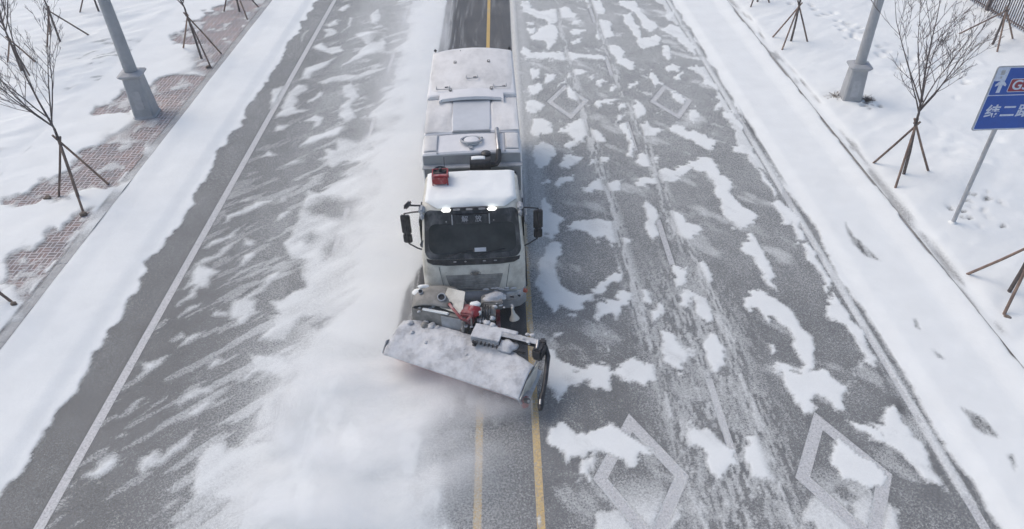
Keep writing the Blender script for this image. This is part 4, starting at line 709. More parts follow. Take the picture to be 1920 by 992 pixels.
# steel pipe bending down, black cylinder behind the cab
p = P(); p.tube([(.66, 3.92, 3.11), (.66, 3.60, 3.09), (.67, 3.30, 3.04), (.68, 3.10, 2.95)], .055, 12); pipe = p.out('intake_pipe', 'steel', T)
p = P(); p.tube([(.68, 3.10, 2.96), (.68, 3.0, 2.88), (.67, 2.93, 2.76), (.60, 2.88, 2.68), (.48, 2.87, 2.67), (.38, 2.87, 2.70)], [.062, .068, .07, .07, .065, .06], 12); p.out('elbow', 'black_plastic', pipe)
p = P(); p.cyl((.44, 2.78, 2.78), (-.02, 2.78, 2.78), .155, n=24); p.cyl((.44, 2.78, 2.78), (.47, 2.78, 2.78), .165, n=24); p.cyl((-.02, 2.78, 2.78), (-.04, 2.78, 2.78), .165, n=24); af = p.out('air_filter', 'black_plastic', T, angle=30)
p = P(); p.lathe((.36, 2.98, 2.84), [(.10, 0), (.12, .03), (.12, .12), (.08, .15), (.01, .16)], 18); p.out('cap', 'black_plastic', af)
p = P(); p.grid(lambda u, v: (.0 + .34 * u, 2.72 + .16 * v, 2.935 + .012 * math.sin(math.pi * u) - .02 * (2 * v - 1) ** 2), 8, 5); p.out('snow_patch', 'snow', af, solid=.012)

# low roof part (y 3.9-5.7) with a sunken chute, and the raised rear lid (5.7-9.05)
p = P(); p.skin([bodyring(p, 3.93, 1.225, 2.99, .03), bodyring(p, 3.97, 1.25, 3.03, .03), bodyring(p, 5.9, 1.25, 3.10, .05), bodyring(p, 9.05, 1.25, 3.10, .05)])
body = p.out('sweeper_body', 'box_white', T, angle=30)
p = P(); p.skin([[p.bm.verts.new((x, 3.99, z)) for x, z in ((-.47, 3.02), (-.47, 3.075), (.47, 3.075), (.47, 3.02))], [p.bm.verts.new((x, 4.10, z)) for x, z in ((-.48, 3.03), (-.48, 3.10), (.48, 3.10), (.48, 3.03))], [p.bm.verts.new((x, 5.35, z)) for x, z in ((-.50, 3.05), (-.50, 3.155), (.50, 3.155), (.50, 3.05))], [p.bm.verts.new((x, 5.75, z)) for x, z in ((-.52, 3.05), (-.52, 3.22), (.52, 3.22), (.52, 3.05))]])
p.out('roof_flap', 'flap_grey', body, angle=30)
p = P(); p.box((0, 3.955, 3.05), (.98, .05, .05), bev=.01); p.out('flap_hinge', 'box_grey', body)
# drifted snow on both shoulders of the low part
for s in (-1, 1):
    p = P()
    def sh_(u, v):
        x = s * (.49 + .735 * u + .10 * (n2(v * 3, 2, 9 + s) - .5) * (1 - u)); y = 3.97 + 1.82 * v
        e = min(1, min(u, 1 - u) / .12) * min(1, min(v, 1 - v) / .06)
        return (x, y, 3.05 + .05 * v + (.030 + .05 * (1 - u) * v ** 2 + .05 * (n2(3 * v, 2 * u, 13) - .5)) * e)
    p.grid(sh_, 18, 30); p.out('drift_snow', 'snow_dusty', body, angle=80)
p = P()
def lid_ring(y, w_, z, cr, zb=3.05): return bodyring(p, y, w_, z, cr, zb, .10)
p.skin([lid_ring(5.80, 1.235, 3.19, .085), lid_ring(5.84, 1.25, 3.215, .09), lid_ring(9.06, 1.25, 3.18, .12), lid_ring(9.13, 1.22, 3.14, .12)])
lid = p.out('roof_lid', 'box_white', T, angle=30)
p = P()      # bowed hood over the front of the lid
rr = []
for i in range(25):
    t_ = -1 + 2 * i / 24; x = .88 * t_; y = 5.50 + .14 * (1 - t_ * t_) * -0.2 + (0 if abs(t_) < .93 else -.10 * (abs(t_) - .93) / .07); z = 3.30 - .075 * t_ * t_
    rr.append([p.bm.verts.new((x, 5.90, z + .02)), p.bm.verts.new((x, y, z + .015)), p.bm.verts.new((x, y - .01, z - .07)), p.bm.verts.new((x, y + .02, z - .07)), p.bm.verts.new((x, y + .03, z - .02)), p.bm.verts.new((x, 5.90, z - .02))])
p.skin(rr); p.out('hood', 'box_white', lid, angle=50)
p = P(); p.box((0, 5.70, 3.21), (1.5, .14, .10), rot=(.2, 0, 0), bev=.02); p.out('hood_recess', 'box_grey', lid)
def lidz(x): return 3.20 + .10 * (1 - (x / 1.15) ** 2)
def ubar(x0, x1, y, name='grab_bar'):
    p = P(); z = lidz(.5 * (x0 + x1)) + .075
    p.tube([(x0, y + .22, lidz(x0)), (x0, y + .20, z), (x0, y + .02, z), (x0 + .02, y, z), (x1 - .02, y, z), (x1, y + .02, z), (x1, y + .20, z), (x1, y + .22, lidz(x1))], .011, 6); b_ = p.out(name, 'steel', lid)
    p = P(); p.box((x1 - .08, y + .19, lidz(x1) + .03), (.10, .035, .03), rot=(0, 0, .2), bev=.008); p.out('latch', 'grimy_grey', b_)
ubar(-.15, .17, 6.55); ubar(-.98, -.62, 5.98); ubar(.62, .98, 6.02)
for x, y in ((-.50, 7.85), (.50, 7.85), (-.58, 5.92), (.56, 5.95)):
    p = P(); p.cyl((x, y, lidz(x) - .02), (x, y, lidz(x) + .05), .035, .02, 10); p.tube([(x - .04, y, lidz(x) + .02), (x - .03, y, lidz(x) + .09), (x + .03, y, lidz(x) + .09), (x + .04, y, lidz(x) + .02)], .012, 6); p.out('lifting_eye', 'grimy_grey', lid)
for s in (-1, 1):
    p = P(); p.box((s * 1.16, 9.08, 3.235), (.09, .10, .10), bev=.03); p.out('rear_marker_lamp', 'black_plastic', lid)
p = P(); p.tube([(-.36, 9.02, 3.24), (-.36, 8.75, 3.34)], .012, 6); p.out('stay_rod', 'black_plastic', lid)
p = P(); p.grid(lambda u, v: (-1.2 + 2.4 * u, 5.98 + 3.0 * v, lidz(-1.2 + 2.4 * u) * 1 - .002 + (.020 + .035 * (n2(4 * u, 4 * v, 15) - .4)) * min(1, min(u, 1 - u) / .05) * min(1, min(v, 1 - v) / .04)), 40, 30); p.out('lid_snow', 'snow_dusty', lid, angle=80)
for s in (-1, 1):       # side doors and lower skirts of the body
    for k in range(3):
        p = P(); p.box((s * 1.257, 4.7 + 1.5 * k, 2.0), (.02, 1.3, 1.5), bev=.006); p.out('side_panel', 'box_grey', body)
    p = P(); p.box((s * 1.30, 3.7, 1.18), (.06, 2.6, .10), bev=.02); p.tube([(s * 1.32, 2.3, 1.5), (s * 1.32, 4.9, 1.5)], .02, 6); p.out('side_rail', 'frosted_grey', T)
p = P(); p.box((0, 9.15, 2.0), (2.3, .05, 1.7), bev=.02); p.out('rear_door', 'box_grey', T)

# ---------------- plough
E_ = Vector((2.92, -1.40, 0)).normalized(); Nn = Vector((1.40, 2.92, 0)).normalized()
LIP = Vector((-2.86, 10.78, 0)); Ti = (Matrix.Translation((-.87, 12.3, 0)) @ Matrix.Rotation(.0192, 4, 'Z')).inverted()
def W(x, y, z): return Ti @ Vector((x, y, z))            # ground metres -> truck metres
def pl(t, d, z): return Ti @ (LIP + E_ * t + Nn * d + Vector((0, 0, z)))
L = 3.24
bl = [(.42, .03), (.47, .10), (.50, .22), (.48, .34), (.41, .44), (.29, .52), (.14, .57), (.0, .59)]
p = P(); n = 40
r0 = [[p.bm.verts.new(pl(L * i / n, d, z)) for d, z in bl] + [p.bm.verts.new(pl(L * i / n, d + .035, z + .012)) for d, z in bl[::-1]] for i in range(n + 1)]
p.skin(r0); plow = p.out('plough_blade', 'dull_red', T, angle=60)
p = P(); p.skin([[p.bm.verts.new(pl(t_, d, z)) for d, z in ((.39, .02), (.42, .02), (.46, .10), (.43, .11))] for t_ in (0, L)]); p.out('cutting_edge', 'red_paint', plow)
# snow-laden deflector sheet and back cover
TOP = [(-.015, .575), (.0, .61), (.12, .68), (.35, .77), (.60, .83), (.85, .86), (1.02, .84), (1.08, .74)]
ta = np.array(TOP)
def top(u, v):
    t_ = L * u; i = v * (len(TOP) - 1); d = float(np.interp(i, range(len(TOP)), ta[:, 0])); z = float(np.interp(i, range(len(TOP)), ta[:, 1]))
    lump = .0
    if v > .12:
        e = min(1, (v - .12) / .15)
        lump = e * (.10 * (n2(t_ * 1.6, d * 2.0, 21) - .5) + .03 * (n2(t_ * 7, d * 7, 23) - .5) * (.4 + v) + .10 * max(0, n2(t_ * 3, d * 3, 25) - .55) * v)
    dd = d * (1 - .14 * max(0, 1 - t_ / .35)) * (1 if t_ < L - .9 else 1 - .25 * (t_ - L + .9) / .9)
    return pl(t_ , dd, z + lump - .02 * max(0, 1 - t_ / .12) - .025 * max(0, 1 - (L - t_) / .1))
p = P(); p.grid(top, 90, 44); p.out('deflector_snow', 'snow_frost', plow, angle=80, solid=.02)
rs = random.Random(11)
def lump(p, c, r, seed, sq=(1, 1, .6), sub=2):
    t = bmesh.new(); bmesh.ops.create_icosphere(t, subdivisions=sub, radius=1.0); q = random.Random(seed); ph = [q.uniform(0, 6) for _ in range(6)]
    for v in t.verts:
        k = 1 + .18 * math.sin(3 * v.co.x + ph[0]) * math.sin(3.3 * v.co.y + ph[1]) + .12 * math.sin(6 * v.co.z + ph[2]) + .1 * math.sin(7 * v.co.x + 5 * v.co.y + ph[3])
        v.co = Vector((v.co.x * r * k * sq[0], v.co.y * r * k * sq[1], v.co.z * r * k * sq[2]))
    p.merge(t, Matrix.Translation(c))
for k in range(18):
    t_ = rs.uniform(.2, 2.3); d = rs.uniform(.45, .95); r = rs.uniform(.018, .05) if k > 5 else rs.uniform(.06, .10)
    if k < 6: t_ = rs.uniform(.15, 1.0); d = rs.uniform(.80, 1.0)
    p = P(); lump(p, pl(t_, d, float(np.interp(d, ta[:, 0], ta[:, 1])) + .005), r, k); p.out('snow_lump', 'snow_frost' if k % 6 else 'grimy_grey', plow, angle=80)
# left corner flap and right end plate
p = P(); p.extr([pl(-.02, -.01, .60), pl(-.02, .20, .80), pl(-.02, .30, .74), pl(-.02, .05, .52)], Ti.to_3x3() @ (E_ * -.02)); p.out('corner_flap', 'frosted_grey', plow)
p = P(); p.extr([pl(L + .01, d, z) for d, z in bl] + [pl(L + .01, .35, .76), pl(L + .01, .95, .76), pl(L + .01, .80, .25), pl(L + .01, .50, .06)], Ti.to_3x3() @ (E_ * .02)); p.out('end_plate', 'truck_white', plow)
p = P(); p.box(pl(L + .05, .20, .30), (.14, .20, .24), rot=(0, 0, -.43), bev=.04, seg=3); p.out('skid_shoe', 'red_paint', plow)
p = P()
def sidesnow(u, v):
    a = Vector((0.09, 9.42, .60)).lerp(Vector((.50, 10.38, .80)), v); b = Vector((.25, 9.50, .28)).lerp(Vector((.58, 10.28, .42)), v)
    q = a.lerp(b, u) + Vector((-.10, .0, -.09)) * math.sin(math.pi * u)
    return W(*q)
p.grid(sidesnow, 10, 14); p.out('side_curtain', 'snow_frost', plow, solid=.02, angle=70)
p = P(); p.cyl(W(.20, 9.50, .40), W(.25, 9.44, .44), .06, n=16); so_ = p.out('side_lamp', 'black_plastic', plow)
p = P(); p.cyl(W(.245, 9.445, .435), W(.26, 9.43, .448), .03, n=12); p.out('lamp_lens', 'lens', so_)
# black arm beside the right end with slotted foot
p = P(); sec = [W(.66, 10.52, .93), W(.70, 10.30, .85), W(.62, 9.85, .60), (W(.54, 9.55, .44)), W(.50, 9.38, .36)]
p.tube(sec, [.045, .055, .05, .05, .042], 10); p.tube([W(.54, 9.62, .46), W(.50, 9.40, .36), W(.49, 9.30, .33)], [.055, .07, .05], 12); armp = p.out('marker_arm', 'black_plastic', plow, angle=60)
p = P(); p.tube([W(.50, 9.46, .46), W(.487, 9.36, .42)], .024, 8); p.out('slot', 'steel', armp)
p = P(); p.box(W(.52, 10.34, .97), (.22, .34, .30), rot=(0, 0, -.43), bev=.04); p.box(W(.60, 10.50, 1.02), (.16, .16, .26), rot=(.2, 0, -.1), bev=.04); blk = p.out('pivot_block', 'black_plastic', plow)
p = P(); p.tube([W(.46, 10.25, 1.13), W(.50, 10.45, 1.16)], .03, 8); p.out('pin', 'steel', blk)
# lift frame: slotted box, beam, rams
fr = P(); c0 = W(-.58, 10.80, 1.02); fr.box(c0, (.62, .40, .13), rot=(0, .02, -.32), bev=.015); frame = fr.out('lift_box', 'frosted_grey', plow)
p = P(); p.box(W(-.57, 10.81, 1.10), (.64, .42, .03), rot=(0, .02, -.32), bev=.012); p.out('lid_plate', 'snow_frost', frame)
p = P()
for k in range(7):
    q = Vector((-.85 + .085 * k, 10.72 - .03 * k, 1.03)); p.box(W(q.x - .03, q.y - .1, q.z), (.035, .06, .05), rot=(0, 0, -.32))
p.out('slots', 'black_plastic', frame)
p = P(); p.cyl(W(-.86, 10.60, .93), W(-.84, 10.68, .95), .045, n=12); p.out('bolt', 'black_plastic', frame)
p = P(); p.tube([W(-.27, 10.95, 1.02), W(-.33, 10.6, .98), W(-.30, 10.45, .90)], [.02, .03, .02], 8); p.out('hose', 'black_plastic', frame)
p = P(); p.box(W(.12, 10.60, 1.02), (.88, .07, .10), rot=(0, 0, -.38), bev=.012); beam = p.out('beam', 'black_plastic', plow)
p = P(); p.box(W(.10, 10.64, 1.085), (.84, .15, .03), rot=(0, 0, -.38), bev=.012); p.box(W(-.12, 10.82, 1.09), (.42, .14, .05), rot=(0, 0, -.38), bev=.02); p.out('beam_snow', 'snow_frost', beam)
p = P(); p.box(W(.14, 10.36, .93), (.20, .09, .08), rot=(0, 0, -.3), bev=.03); p.out('rubber_stop', 'black_plastic', beam)
p = P(); lump(p, W(-.15, 10.55, .93), .20, 77, (1, .8, .55), 3); p.out('snow_lump', 'snow_frost', plow, angle=80)

# power pack on the left of the nose
PK = P()
pts = [(-2.26, 11.58), (-1.62, 11.37), (-1.06, 11.20), (-.98, 11.55), (-1.25, 12.2), (-2.20, 12.2)]
PK.skin([[PK.bm.verts.new(W(x, y, z)) for x, y in pts] for z in (.62, 1.16)]); pack = PK.out('power_pack', 'grimy_grey', T, smooth=False)
p = P(); p.extr([W(-1.60, 11.345, .66), W(-1.08, 11.18, .66), W(-1.08, 11.18, 1.14), W(-1.60, 11.345, 1.14)], (0, -.015, 0)); p.out('panel', 'frosted_grey', pack)
p = P(); p.box(W(-1.72, 11.44, 1.185), (.62, .07, .05), rot=(0, 0, -.33), bev=.015); p.out('rim_snow', 'snow', pack)
p = P()
def hump(u, v):
    x = -2.26 + 1.02 * u; y = 11.60 + .62 * v - .20 * u * (1 - v); e = math.sin(math.pi * min(1, u * 1.0)) ** .5 * math.sin(math.pi * (.12 + .80 * v)) ** .6 if 0 < u < 1 else 0
    return W(x, y, 1.15 + .27 * e)
p.grid(hump, 22, 16); hp = p.out('pack_cover', 'grimy_grey', pack, angle=80, solid=.012)
p = P()
for q in ((-2.13, 12.02), ):
    lump(p, W(q[0], q[1], 1.26), .13, 4, (1.2, .9, .5)); lump(p, W(-2.02, 12.1, 1.36), .09, 6, (1.6, .7, .4))
p.out('snow_patch', 'snow', pack, angle=80)
def ring_port(x, y, z, r, ax=(0, -.5, .86)):
    p = P(); a = Vector(ax).normalized(); c = W(x, y, z); p.lathe(c, [(r, -.04), (r, .03), (r * .8, .035), (r * .74, -.02), (.01, -.025)], 22, a); o = p.out('filler_neck', 'frosted_grey', pack)
    p = P(); p.lathe(c, [(r * .70, -.015), (r * .66, .0), (.01, .0)], 18, a); p.out('port_hole', 'black_plastic', o)
ring_port(-2.06, 11.86, 1.41, .055); ring_port(-1.58, 11.66, 1.40, .095)
# sloped white panel
p = P(); p.extr([W(-1.62, 11.50, 1.24), W(-1.12, 11.26, 1.22), W(-1.06, 11.78, 1.44), W(-1.45, 11.92, 1.46)], (0, .02, -.03)); sp = p.out('sloped_cover', 'truck_white', pack, smooth=False)
p = P(); p.lathe(W(-1.40, 11.52, 1.30), [(.065, -.02), (.065, .025), (.04, .03), (.035, .0), (.005, -.005)], 18, (-.1, -.45, .9)); p.out('grommet', 'black_plastic', sp)
p = P(); p.tube([W(-1.40, 11.50, 1.33), W(-1.34, 11.36, 1.36), W(-1.20, 11.20, 1.28), W(-1.12, 11.12, 1.22)], .035, 10); p.tube([W(-1.12, 11.12, 1.22), W(-1.02, 11.14, 1.16), W(-.93, 11.22, 1.20), W(-.90, 11.30, 1.26)], .035, 10); p.out('hydraulic_hose', 'dull_red', pack)
p = P(); p.tube([W(-1.12, 11.12, 1.21), W(-1.12, 11.10, .80)], .032, 12); p.tube([W(-.93, 11.22, 1.18), W(-.92, 11.16, .95)], .022, 10); p.out('steel_rod', 'steel', pack)
p = P(); p.box(W(-1.0, 11.40, 1.10), (.30, .34, .34), rot=(0, 0, -.25), bev=.03); mtb = p.out('motor_mount', 'dull_red', T)
p = P(); a = Vector((.25, -.55, .60)).normalized(); p.lathe(W(-.86, 11.40, 1.20), [(.10, -.18), (.145, -.14), (.145, .05), (.12, .10), (.05, .13), (.01, .13)], 22, a); p.out('hydraulic_motor', 'red_paint', mtb)
p = P(); lump(p, W(-.83, 11.48, 1.33), .10, 21, (1.2, .8, .45)); lump(p, W(-.74, 11.34, 1.20), .06, 23, (.6, .8, 1)); p.out('snow_patch', 'snow', mtb, angle=80)
p = P()
for q in range(4):
    x = -.70 + .055 * q; p.tube([W(x, 11.75, .95), W(x + .03, 11.60, 1.22 - .03 * q), W(x + .02, 11.35, 1.10), W(x - .04, 11.05, .95 - .02 * q)], .018, 8)
hs = p.out('hose_bundle', 'black_rubber', T)
p = P()
for k in range(9):
    q = random.Random(50 + k); lump(p, W(-.62 + q.uniform(-.14, .16), 11.30 + q.uniform(-.3, .25), 1.06 + q.uniform(-.08, .08)), q.uniform(.04, .09), 60 + k, (1, 1, .7))
p.out('snow_patch', 'snow_frost', hs, angle=80)
p = P(); p.box(W(-.55, 11.62, .92), (.30, .40, .22), bev=.03); p.box(W(-.48, 11.95, .95), (.50, .30, .24), bev=.03); p.box(W(-.62, 11.30, .72), (.22, .9, .14), bev=.02); p.out('mounting_bracket', 'grimy_grey', T)
p = P(); lump(p, W(-.42, 12.0, 1.06), .20, 31, (1.3, .7, .45), 3); p.out('snow_patch', 'snow_frost', T, angle=80)
p = P()
for s in (-1, 1): p.box(W(-.75 + s * .4, 11.5, .50), (.10, 1.3, .16), rot=(0, 0, 0), bev=.015)
p.box(W(-.80, 11.05, .50), (1.5, .12, .2), rot=(0, 0, -.3), bev=.015); p.out('push_frame', 'dull_red', T)
# snow crusted onto the linkage and the pack
rs = random.Random(31)
p = P()
for k in range(46):
    x, y, z, r_ = rs.choice([(-.62, 10.95, 1.0, .20), (-.30, 10.80, .98, .16), (-1.0, 11.15, .95, .18), (-.75, 11.55, 1.08, .20), (-.40, 11.80, .98, .18), (-1.9, 11.55, 1.17, .25), (.25, 10.6, 1.06, .18)])
    lump(p, W(x + rs.gauss(0, r_ * .6), y + rs.gauss(0, r_ * .5), z + rs.gauss(0, .03)), rs.uniform(.02, .055), 200 + k, (1.2, 1, .6), 2)
p.out('snow_crust', 'snow_frost', T, angle=80)
p = P()
for k in range(16):
    s_ = rs.choice((-1, 1)); x = rs.uniform(.2, 1.1) * s_; lump(p, front(x, rs.uniform(.98, 1.06), .02), rs.uniform(.02, .045), 300 + k, (1.8, .6, .7), 2)
p.out('bumper_snow', 'snow_frost', bumper, angle=80)
for x, z in ((-.30, .84), (.22, .80)):
    p = P(); p.tube([W(-.87 + x, 11.15, z), W(-.80 + x, 11.75, z + .10)], [.035, .045], 12); ram = p.out('hydraulic_ram', 'grimy_grey', T)
    p = P(); p.tube([W(-.87 + x, 11.14, z), W(-.92 + x, 10.80, z - .06)], .02, 10); p.out('ram_rod', 'chrome', ram)
# white horn hanging below the bumper on the right
p = P(); p.lathe(W(.02, 11.72, .62), [(.12, 0), (.115, .02), (.05, .14), (.025, .26), (.03, .30), (.01, .31)], 20, (-.15, .25, .95)); p.out('horn', 'truck_white', T)
p = P(); p.tube([W(-.0, 11.80, .90), W(-.04, 11.95, .86)], .03, 8); p.out('horn_bracket', 'frosted_grey', T)
# ------------------------------------------------------------------ trees
def young_tree(x, y, label, joint_z, feet, seed, h=5.4, lean=(0.0, 0.0), n_main=6, spread=.50, dense=1.0, group=None, jlean=(0, 0)):
    rs = random.Random(seed)
    t = thing('young_tree', label, 'tree', (x, y, .17), 0, group)
    forkz = joint_z + .35
    J = Vector((jlean[0], jlean[1], joint_z - .17))
    F = Vector((jlean[0] * 1.1, jlean[1] * 1.1, forkz - .17))
    p = P(); p.tube([(0, 0, -.1), J * .5 + Vector((.015, -.01, 0)), J, F], [.048, .043, .038, .034], 9); p.out('trunk', 'bark', t)
    p = P()
    def branch(p0, d, ln, r, depth, up):
        n = 5 if depth == 0 else 4; pts = [p0]; q = p0.copy(); dd = d.normalized()
        for i in range(n):
            dd = (dd + Vector((rs.gauss(0, .07), rs.gauss(0, .07), up * .10 + rs.gauss(0, .05)))).normalized(); q = q + dd * (ln / n); pts.append(q.copy())
        rr = [max(.0034, r * (1 - .78 * i / n)) for i in range(n + 1)]
        p.tube(pts, rr, 6 if depth < 2 else 4, caps=False)
        if depth >= 3: return
        kids = [int(7 * dense) + 2, int(5 * dense) + 1, int(3 * dense)][depth]
        for k in range(kids):
            f = rs.uniform(.18, .95); i = min(int(f * n), n - 1); a = pts[i].lerp(pts[i + 1], f * n - i); tdir = (pts[i + 1] - pts[i]).normalized()
            side = Vector((rs.gauss(0, 1), rs.gauss(0, 1), rs.gauss(0, .3))); side = (side - tdir * side.dot(tdir)).normalized()
            nd = (tdir * .80 + side * rs.uniform(.45, .75) + Vector((0, 0, .12))).normalized()
            branch(a, nd, ln * rs.uniform(.30, .52) * (1.1 - .4 * f), max(.005, r * .5 * (1 - .5 * f)), depth + 1, up)
    # leader and main limbs
    branch(F, Vector((lean[0], lean[1], 1)), h - forkz, .030, 0, .4)
    for k in range(n_main):
        a = 2 * math.pi * (k + rs.uniform(-.3, .3)) / n_main; z0 = F - Vector((0, 0, .25)) * 0 + Vector((0, 0, rs.uniform(-.05, .35)))
        d = Vector((math.cos(a) * spread + lean[0], math.sin(a) * spread + lean[1], rs.uniform(.65, 1.0)))
        branch(z0, d, (h - forkz) * rs.uniform(.6, .9), .022, 0, .9)
    p.out('branches', 'twig', t, angle=80)
    for k, (fx, fy) in enumerate(feet):
        dx, dy = fx - x, fy - y; v = Vector((dx, dy, 0)); L_ = v.length
        top_ = J + Vector((-dx, -dy, 0)) * (.10 / max(L_, .1)) + Vector((0, 0, .10 + .04 * k))
        p = P(); p.tube([Vector((dx, dy, -.06)), Vector((dx, dy, -.06)).lerp(top_, .5) + Vector((rs.gauss(0, .01), rs.gauss(0, .01), 0)), top_], [.036, .034, .030], 8); p.out('stake', 'stake_wood' if (k + seed) % 3 else 'stake_dark', t)
    p = P(); p.tube([J + Vector((.06 * math.cos(a), .06 * math.sin(a), .01 * a / 3)) for a in [2 * math.pi * i / 10 for i in range(21)]], .012, 5); p.out('tie', 'bark', t)
    # earth and snow kicked up at the foot
    return t
GL = 'young bare trees staked along the road'
young_tree(-13.25, 18.28, 'tall bare young tree on three stakes standing in the brick paving nearest the road', 2.13, [(-13.92, 18.41), (-12.67, 17.39), (-12.65, 19.05)], 3, 6.4, (-.16, .0), 5, .55, .8, GL, (.25, 0))
young_tree(-20.36, 28.37, 'bare forked tree by the left edge of the snowfield, behind the nearest tree', 1.5, [(-21.53, 29.36), (-19.7, 27.8), (-20.2, 29.3)], 8, 5.0, (.05, .0), 6, .5, .9, GL, (.12, 0))
young_tree(-20.35, 31.67, 'dark stemmed young tree left of the broad lamp post, one stake reaching right', 1.6, [(-20.06 + .9, 32.3), (-21.3, 32.6), (-20.6, 30.9)], 12, 5.0, (.0, .0), 6, .45, .9, GL, (.1, 0))
young_tree(-13.06, 29.19, 'dark young tree leaning over red paving, right of the left lamp post', 1.98, [(-14.33, 30.49), (-12.32, 28.16), (-12.4, 29.79)], 17, 5.4, (-.12, .05), 6, .5, .9, GL, (-.05, 0))
young_tree(-20.41, 35.78, 'far bare tree whose stakes stand just left of the top of the lamp post', 1.7, [(-21.3, 35.5), (-19.7, 35.4), (-20.2, 36.6)], 21, 4.8, (0, 0), 4, .4, .6, GL)
young_tree(-13.19, 35.3, 'farthest staked tree on the left pavement at the top edge of the view', 1.9, [(-14.01, 35.37), (-12.43, 34.01), (-12.38, 35.86)], 25, 5.0, (0, 0), 5, .45, .6, GL)
young_tree(-13.75, 13.6, 'tree beyond the left edge whose brown stake end lies on the near paving', 1.87, [(-12.58, 13.39), (-14.3, 14.2), (-14.2, 12.9)], 29, 5.2, (0, 0), 5, .45, .7, GL)
young_tree(11.99, 18.07, 'finely branched bare tree on three stakes between lamp post and blue sign', 1.92, [(11.37, 18.87), (11.37, 17.29), (12.86, 18.2)], 33, 5.9, (-.10, .06), 7, .44, .85, GL, (-.22, 0))
young_tree(12.19, 29.01, 'staked tree on the right verge standing beyond the right lamp post', 1.76, [(11.52, 29.56), (11.48, 28.05), (12.89, 28.83)], 37, 5.2, (0, 0), 6, .5, .8, GL)
young_tree(12.23, 34.04, 'farthest staked tree on the right verge, only its stakes showing', 1.7, [(11.64, 33.25), (12.81, 33.84), (12.0, 34.9)], 41, 5.0, (0, 0), 5, .5, .6, GL)
young_tree(20.24, 28.01, 'low staked tree standing in front of the brown picket fence', 1.6, [(20.11 - .6, 29.42), (21.48, 28.57), (20.0, 27.2)], 45, 4.2, (.02, .1), 5, .4, .6, GL)
young_tree(12.03, 12.61, 'tree at the right edge with a long pinkish stake slanting to the verge', 1.72, [(11.34, 13.36), (11.44, 11.8), (12.9, 12.9)], 49, 5.2, (.05, .0), 6, .5, .8, GL)

# ------------------------------------------------------------------ lamp posts
def lamp_post(x, y, label, pw, pr, ph, rz, s):
    t = thing('lamp_post', label, 'lamp post', (x, y, 0.12), rz, 'lamp posts on both sides of the road')
    p = P(); h = pw / 2
    def sq(w_, z, c=.18): return [p.bm.verts.new((a * w_, b * w_, z)) for a, b in ((1, 1 - c), (1 - c, 1), (-1 + c, 1), (-1, 1 - c), (-1, -1 + c), (-1 + c, -1), (1 - c, -1), (1, -1 + c))]
    p.skin([sq(h * 1.12, -.1), sq(h * 1.12, .06), sq(h, .10), sq(h * .82, ph - .10)]); ped = p.out('pedestal', 'pole_grey', t, smooth=False)
    p = P(); p.skin([sq(h * .88, ph - .10), sq(h * 1.12, ph - .02), sq(h * 1.12, ph + .03), sq(h * .70, ph + .10)]); p.out('collar', 'pole_grey', ped, smooth=False)
    p = P(); p.box((0, -h * .93, ph * .45), (pw * .4, .02, ph * .42), rot=(-.06, 0, 0), bev=.005); p.out('hatch', 'galv', ped)
    p = P(); p.cyl((0, 0, ph), (0, 0, 9.6), pr, pr * .5, 20, True); p.out('pole', 'pole_grey', t, angle=60)
    p = P(); p.tube([(0, 0, 9.4), (s * .4, 0, 9.9), (s * 1.6, 0, 10.2)], [.07, .06, .05], 10); p.out('arm', 'pole_grey', t)
    p = P(); p.box((s * 1.95, 0, 10.22), (.8, .3, .12), bev=.04); hd = p.out('lamp_head', 'pole_grey', t)
    p = P(); p.box((s * 1.95, 0, 10.155), (.6, .22, .02)); p.out('diffuser', 'lens', hd)
lamp_post(-13.35, 23.95, 'grey lamp post with a broad base standing in the red brick paving', .74, .225, 1.62, .12, 1)
lamp_post(12.42, 23.30, 'grey lamp post with a squared pedestal rising from the right snow verge', .66, .180, 1.38, -.15, -1)

# ------------------------------------------------------------------ blue road sign
sg = thing('road_sign', 'blue direction sign with white arrow and characters on a slim grey post', 'road sign', (12.15, 15.50, .16), 0)
p = P(); p.tube([(0, 0, -.1), (0, 0, 4.5)], .055, 14); p.out('post', 'galv', sg)
p = P(); p.lathe((0, 0, .0), [(.16, 0), (.15, .05), (.07, .09), (.06, .12)], 16); p.out('snow_collar', 'snow', sg, angle=80)
BX0, BX1, BZ0, BZ1 = -.66, .80, 2.94, 4.60
def rr(p, x0, x1, z0, z1, r, y0, y1, n=5):
    pts = []
    for cx, cz, a0 in ((x1 - r, z1 - r, 0), (x0 + r, z1 - r, 90), (x0 + r, z0 + r, 180), (x1 - r, z0 + r, 270)):
        for i in range(n + 1):
            a = rad(a0 + 90 * i / n); pts.append(Vector((cx + r * math.cos(a), y0, cz + r * math.sin(a))))
    p.extr(pts, (0, y1 - y0, 0))
p = P(); rr(p, BX0, BX1, BZ0, BZ1, .05, -.075, -.10); bd = p.out('board', 'galv', sg)
p = P(); rr(p, BX0 + .022, BX1 - .022, BZ0 + .022, BZ1 - .022, .04, -.1005, -.1035); p.out('border', 'sign_white', bd)
p = P(); rr(p, BX0 + .045, BX1 - .045, BZ0 + .045, 3.86, .03, -.104, -.107); p.out('lower_field', 'sign_blue', bd)
p = P(); rr(p, BX0 + .045, BX1 - .045, 3.885, BZ1 - .045, .03, -.104, -.107); p.out('upper_field', 'sign_blue', bd)
p = P(); rr(p, BX0 + .03, BX0 + .30, BZ1 - .36, BZ1 - .03, .02, -.1075, -.110); pn = p.out('white_panel', 'sign_white', bd)
p = P(); p.box((BX0 + .165, -.112, BZ1 - .15), (.09, .004, .11)); p.box((BX0 + .165, -.112, BZ1 - .27), (.035, .004, .05)); p.out('panel_mark', 'letter_frost', pn)
p = P(); ax, az = BX0 + .235, 4.05
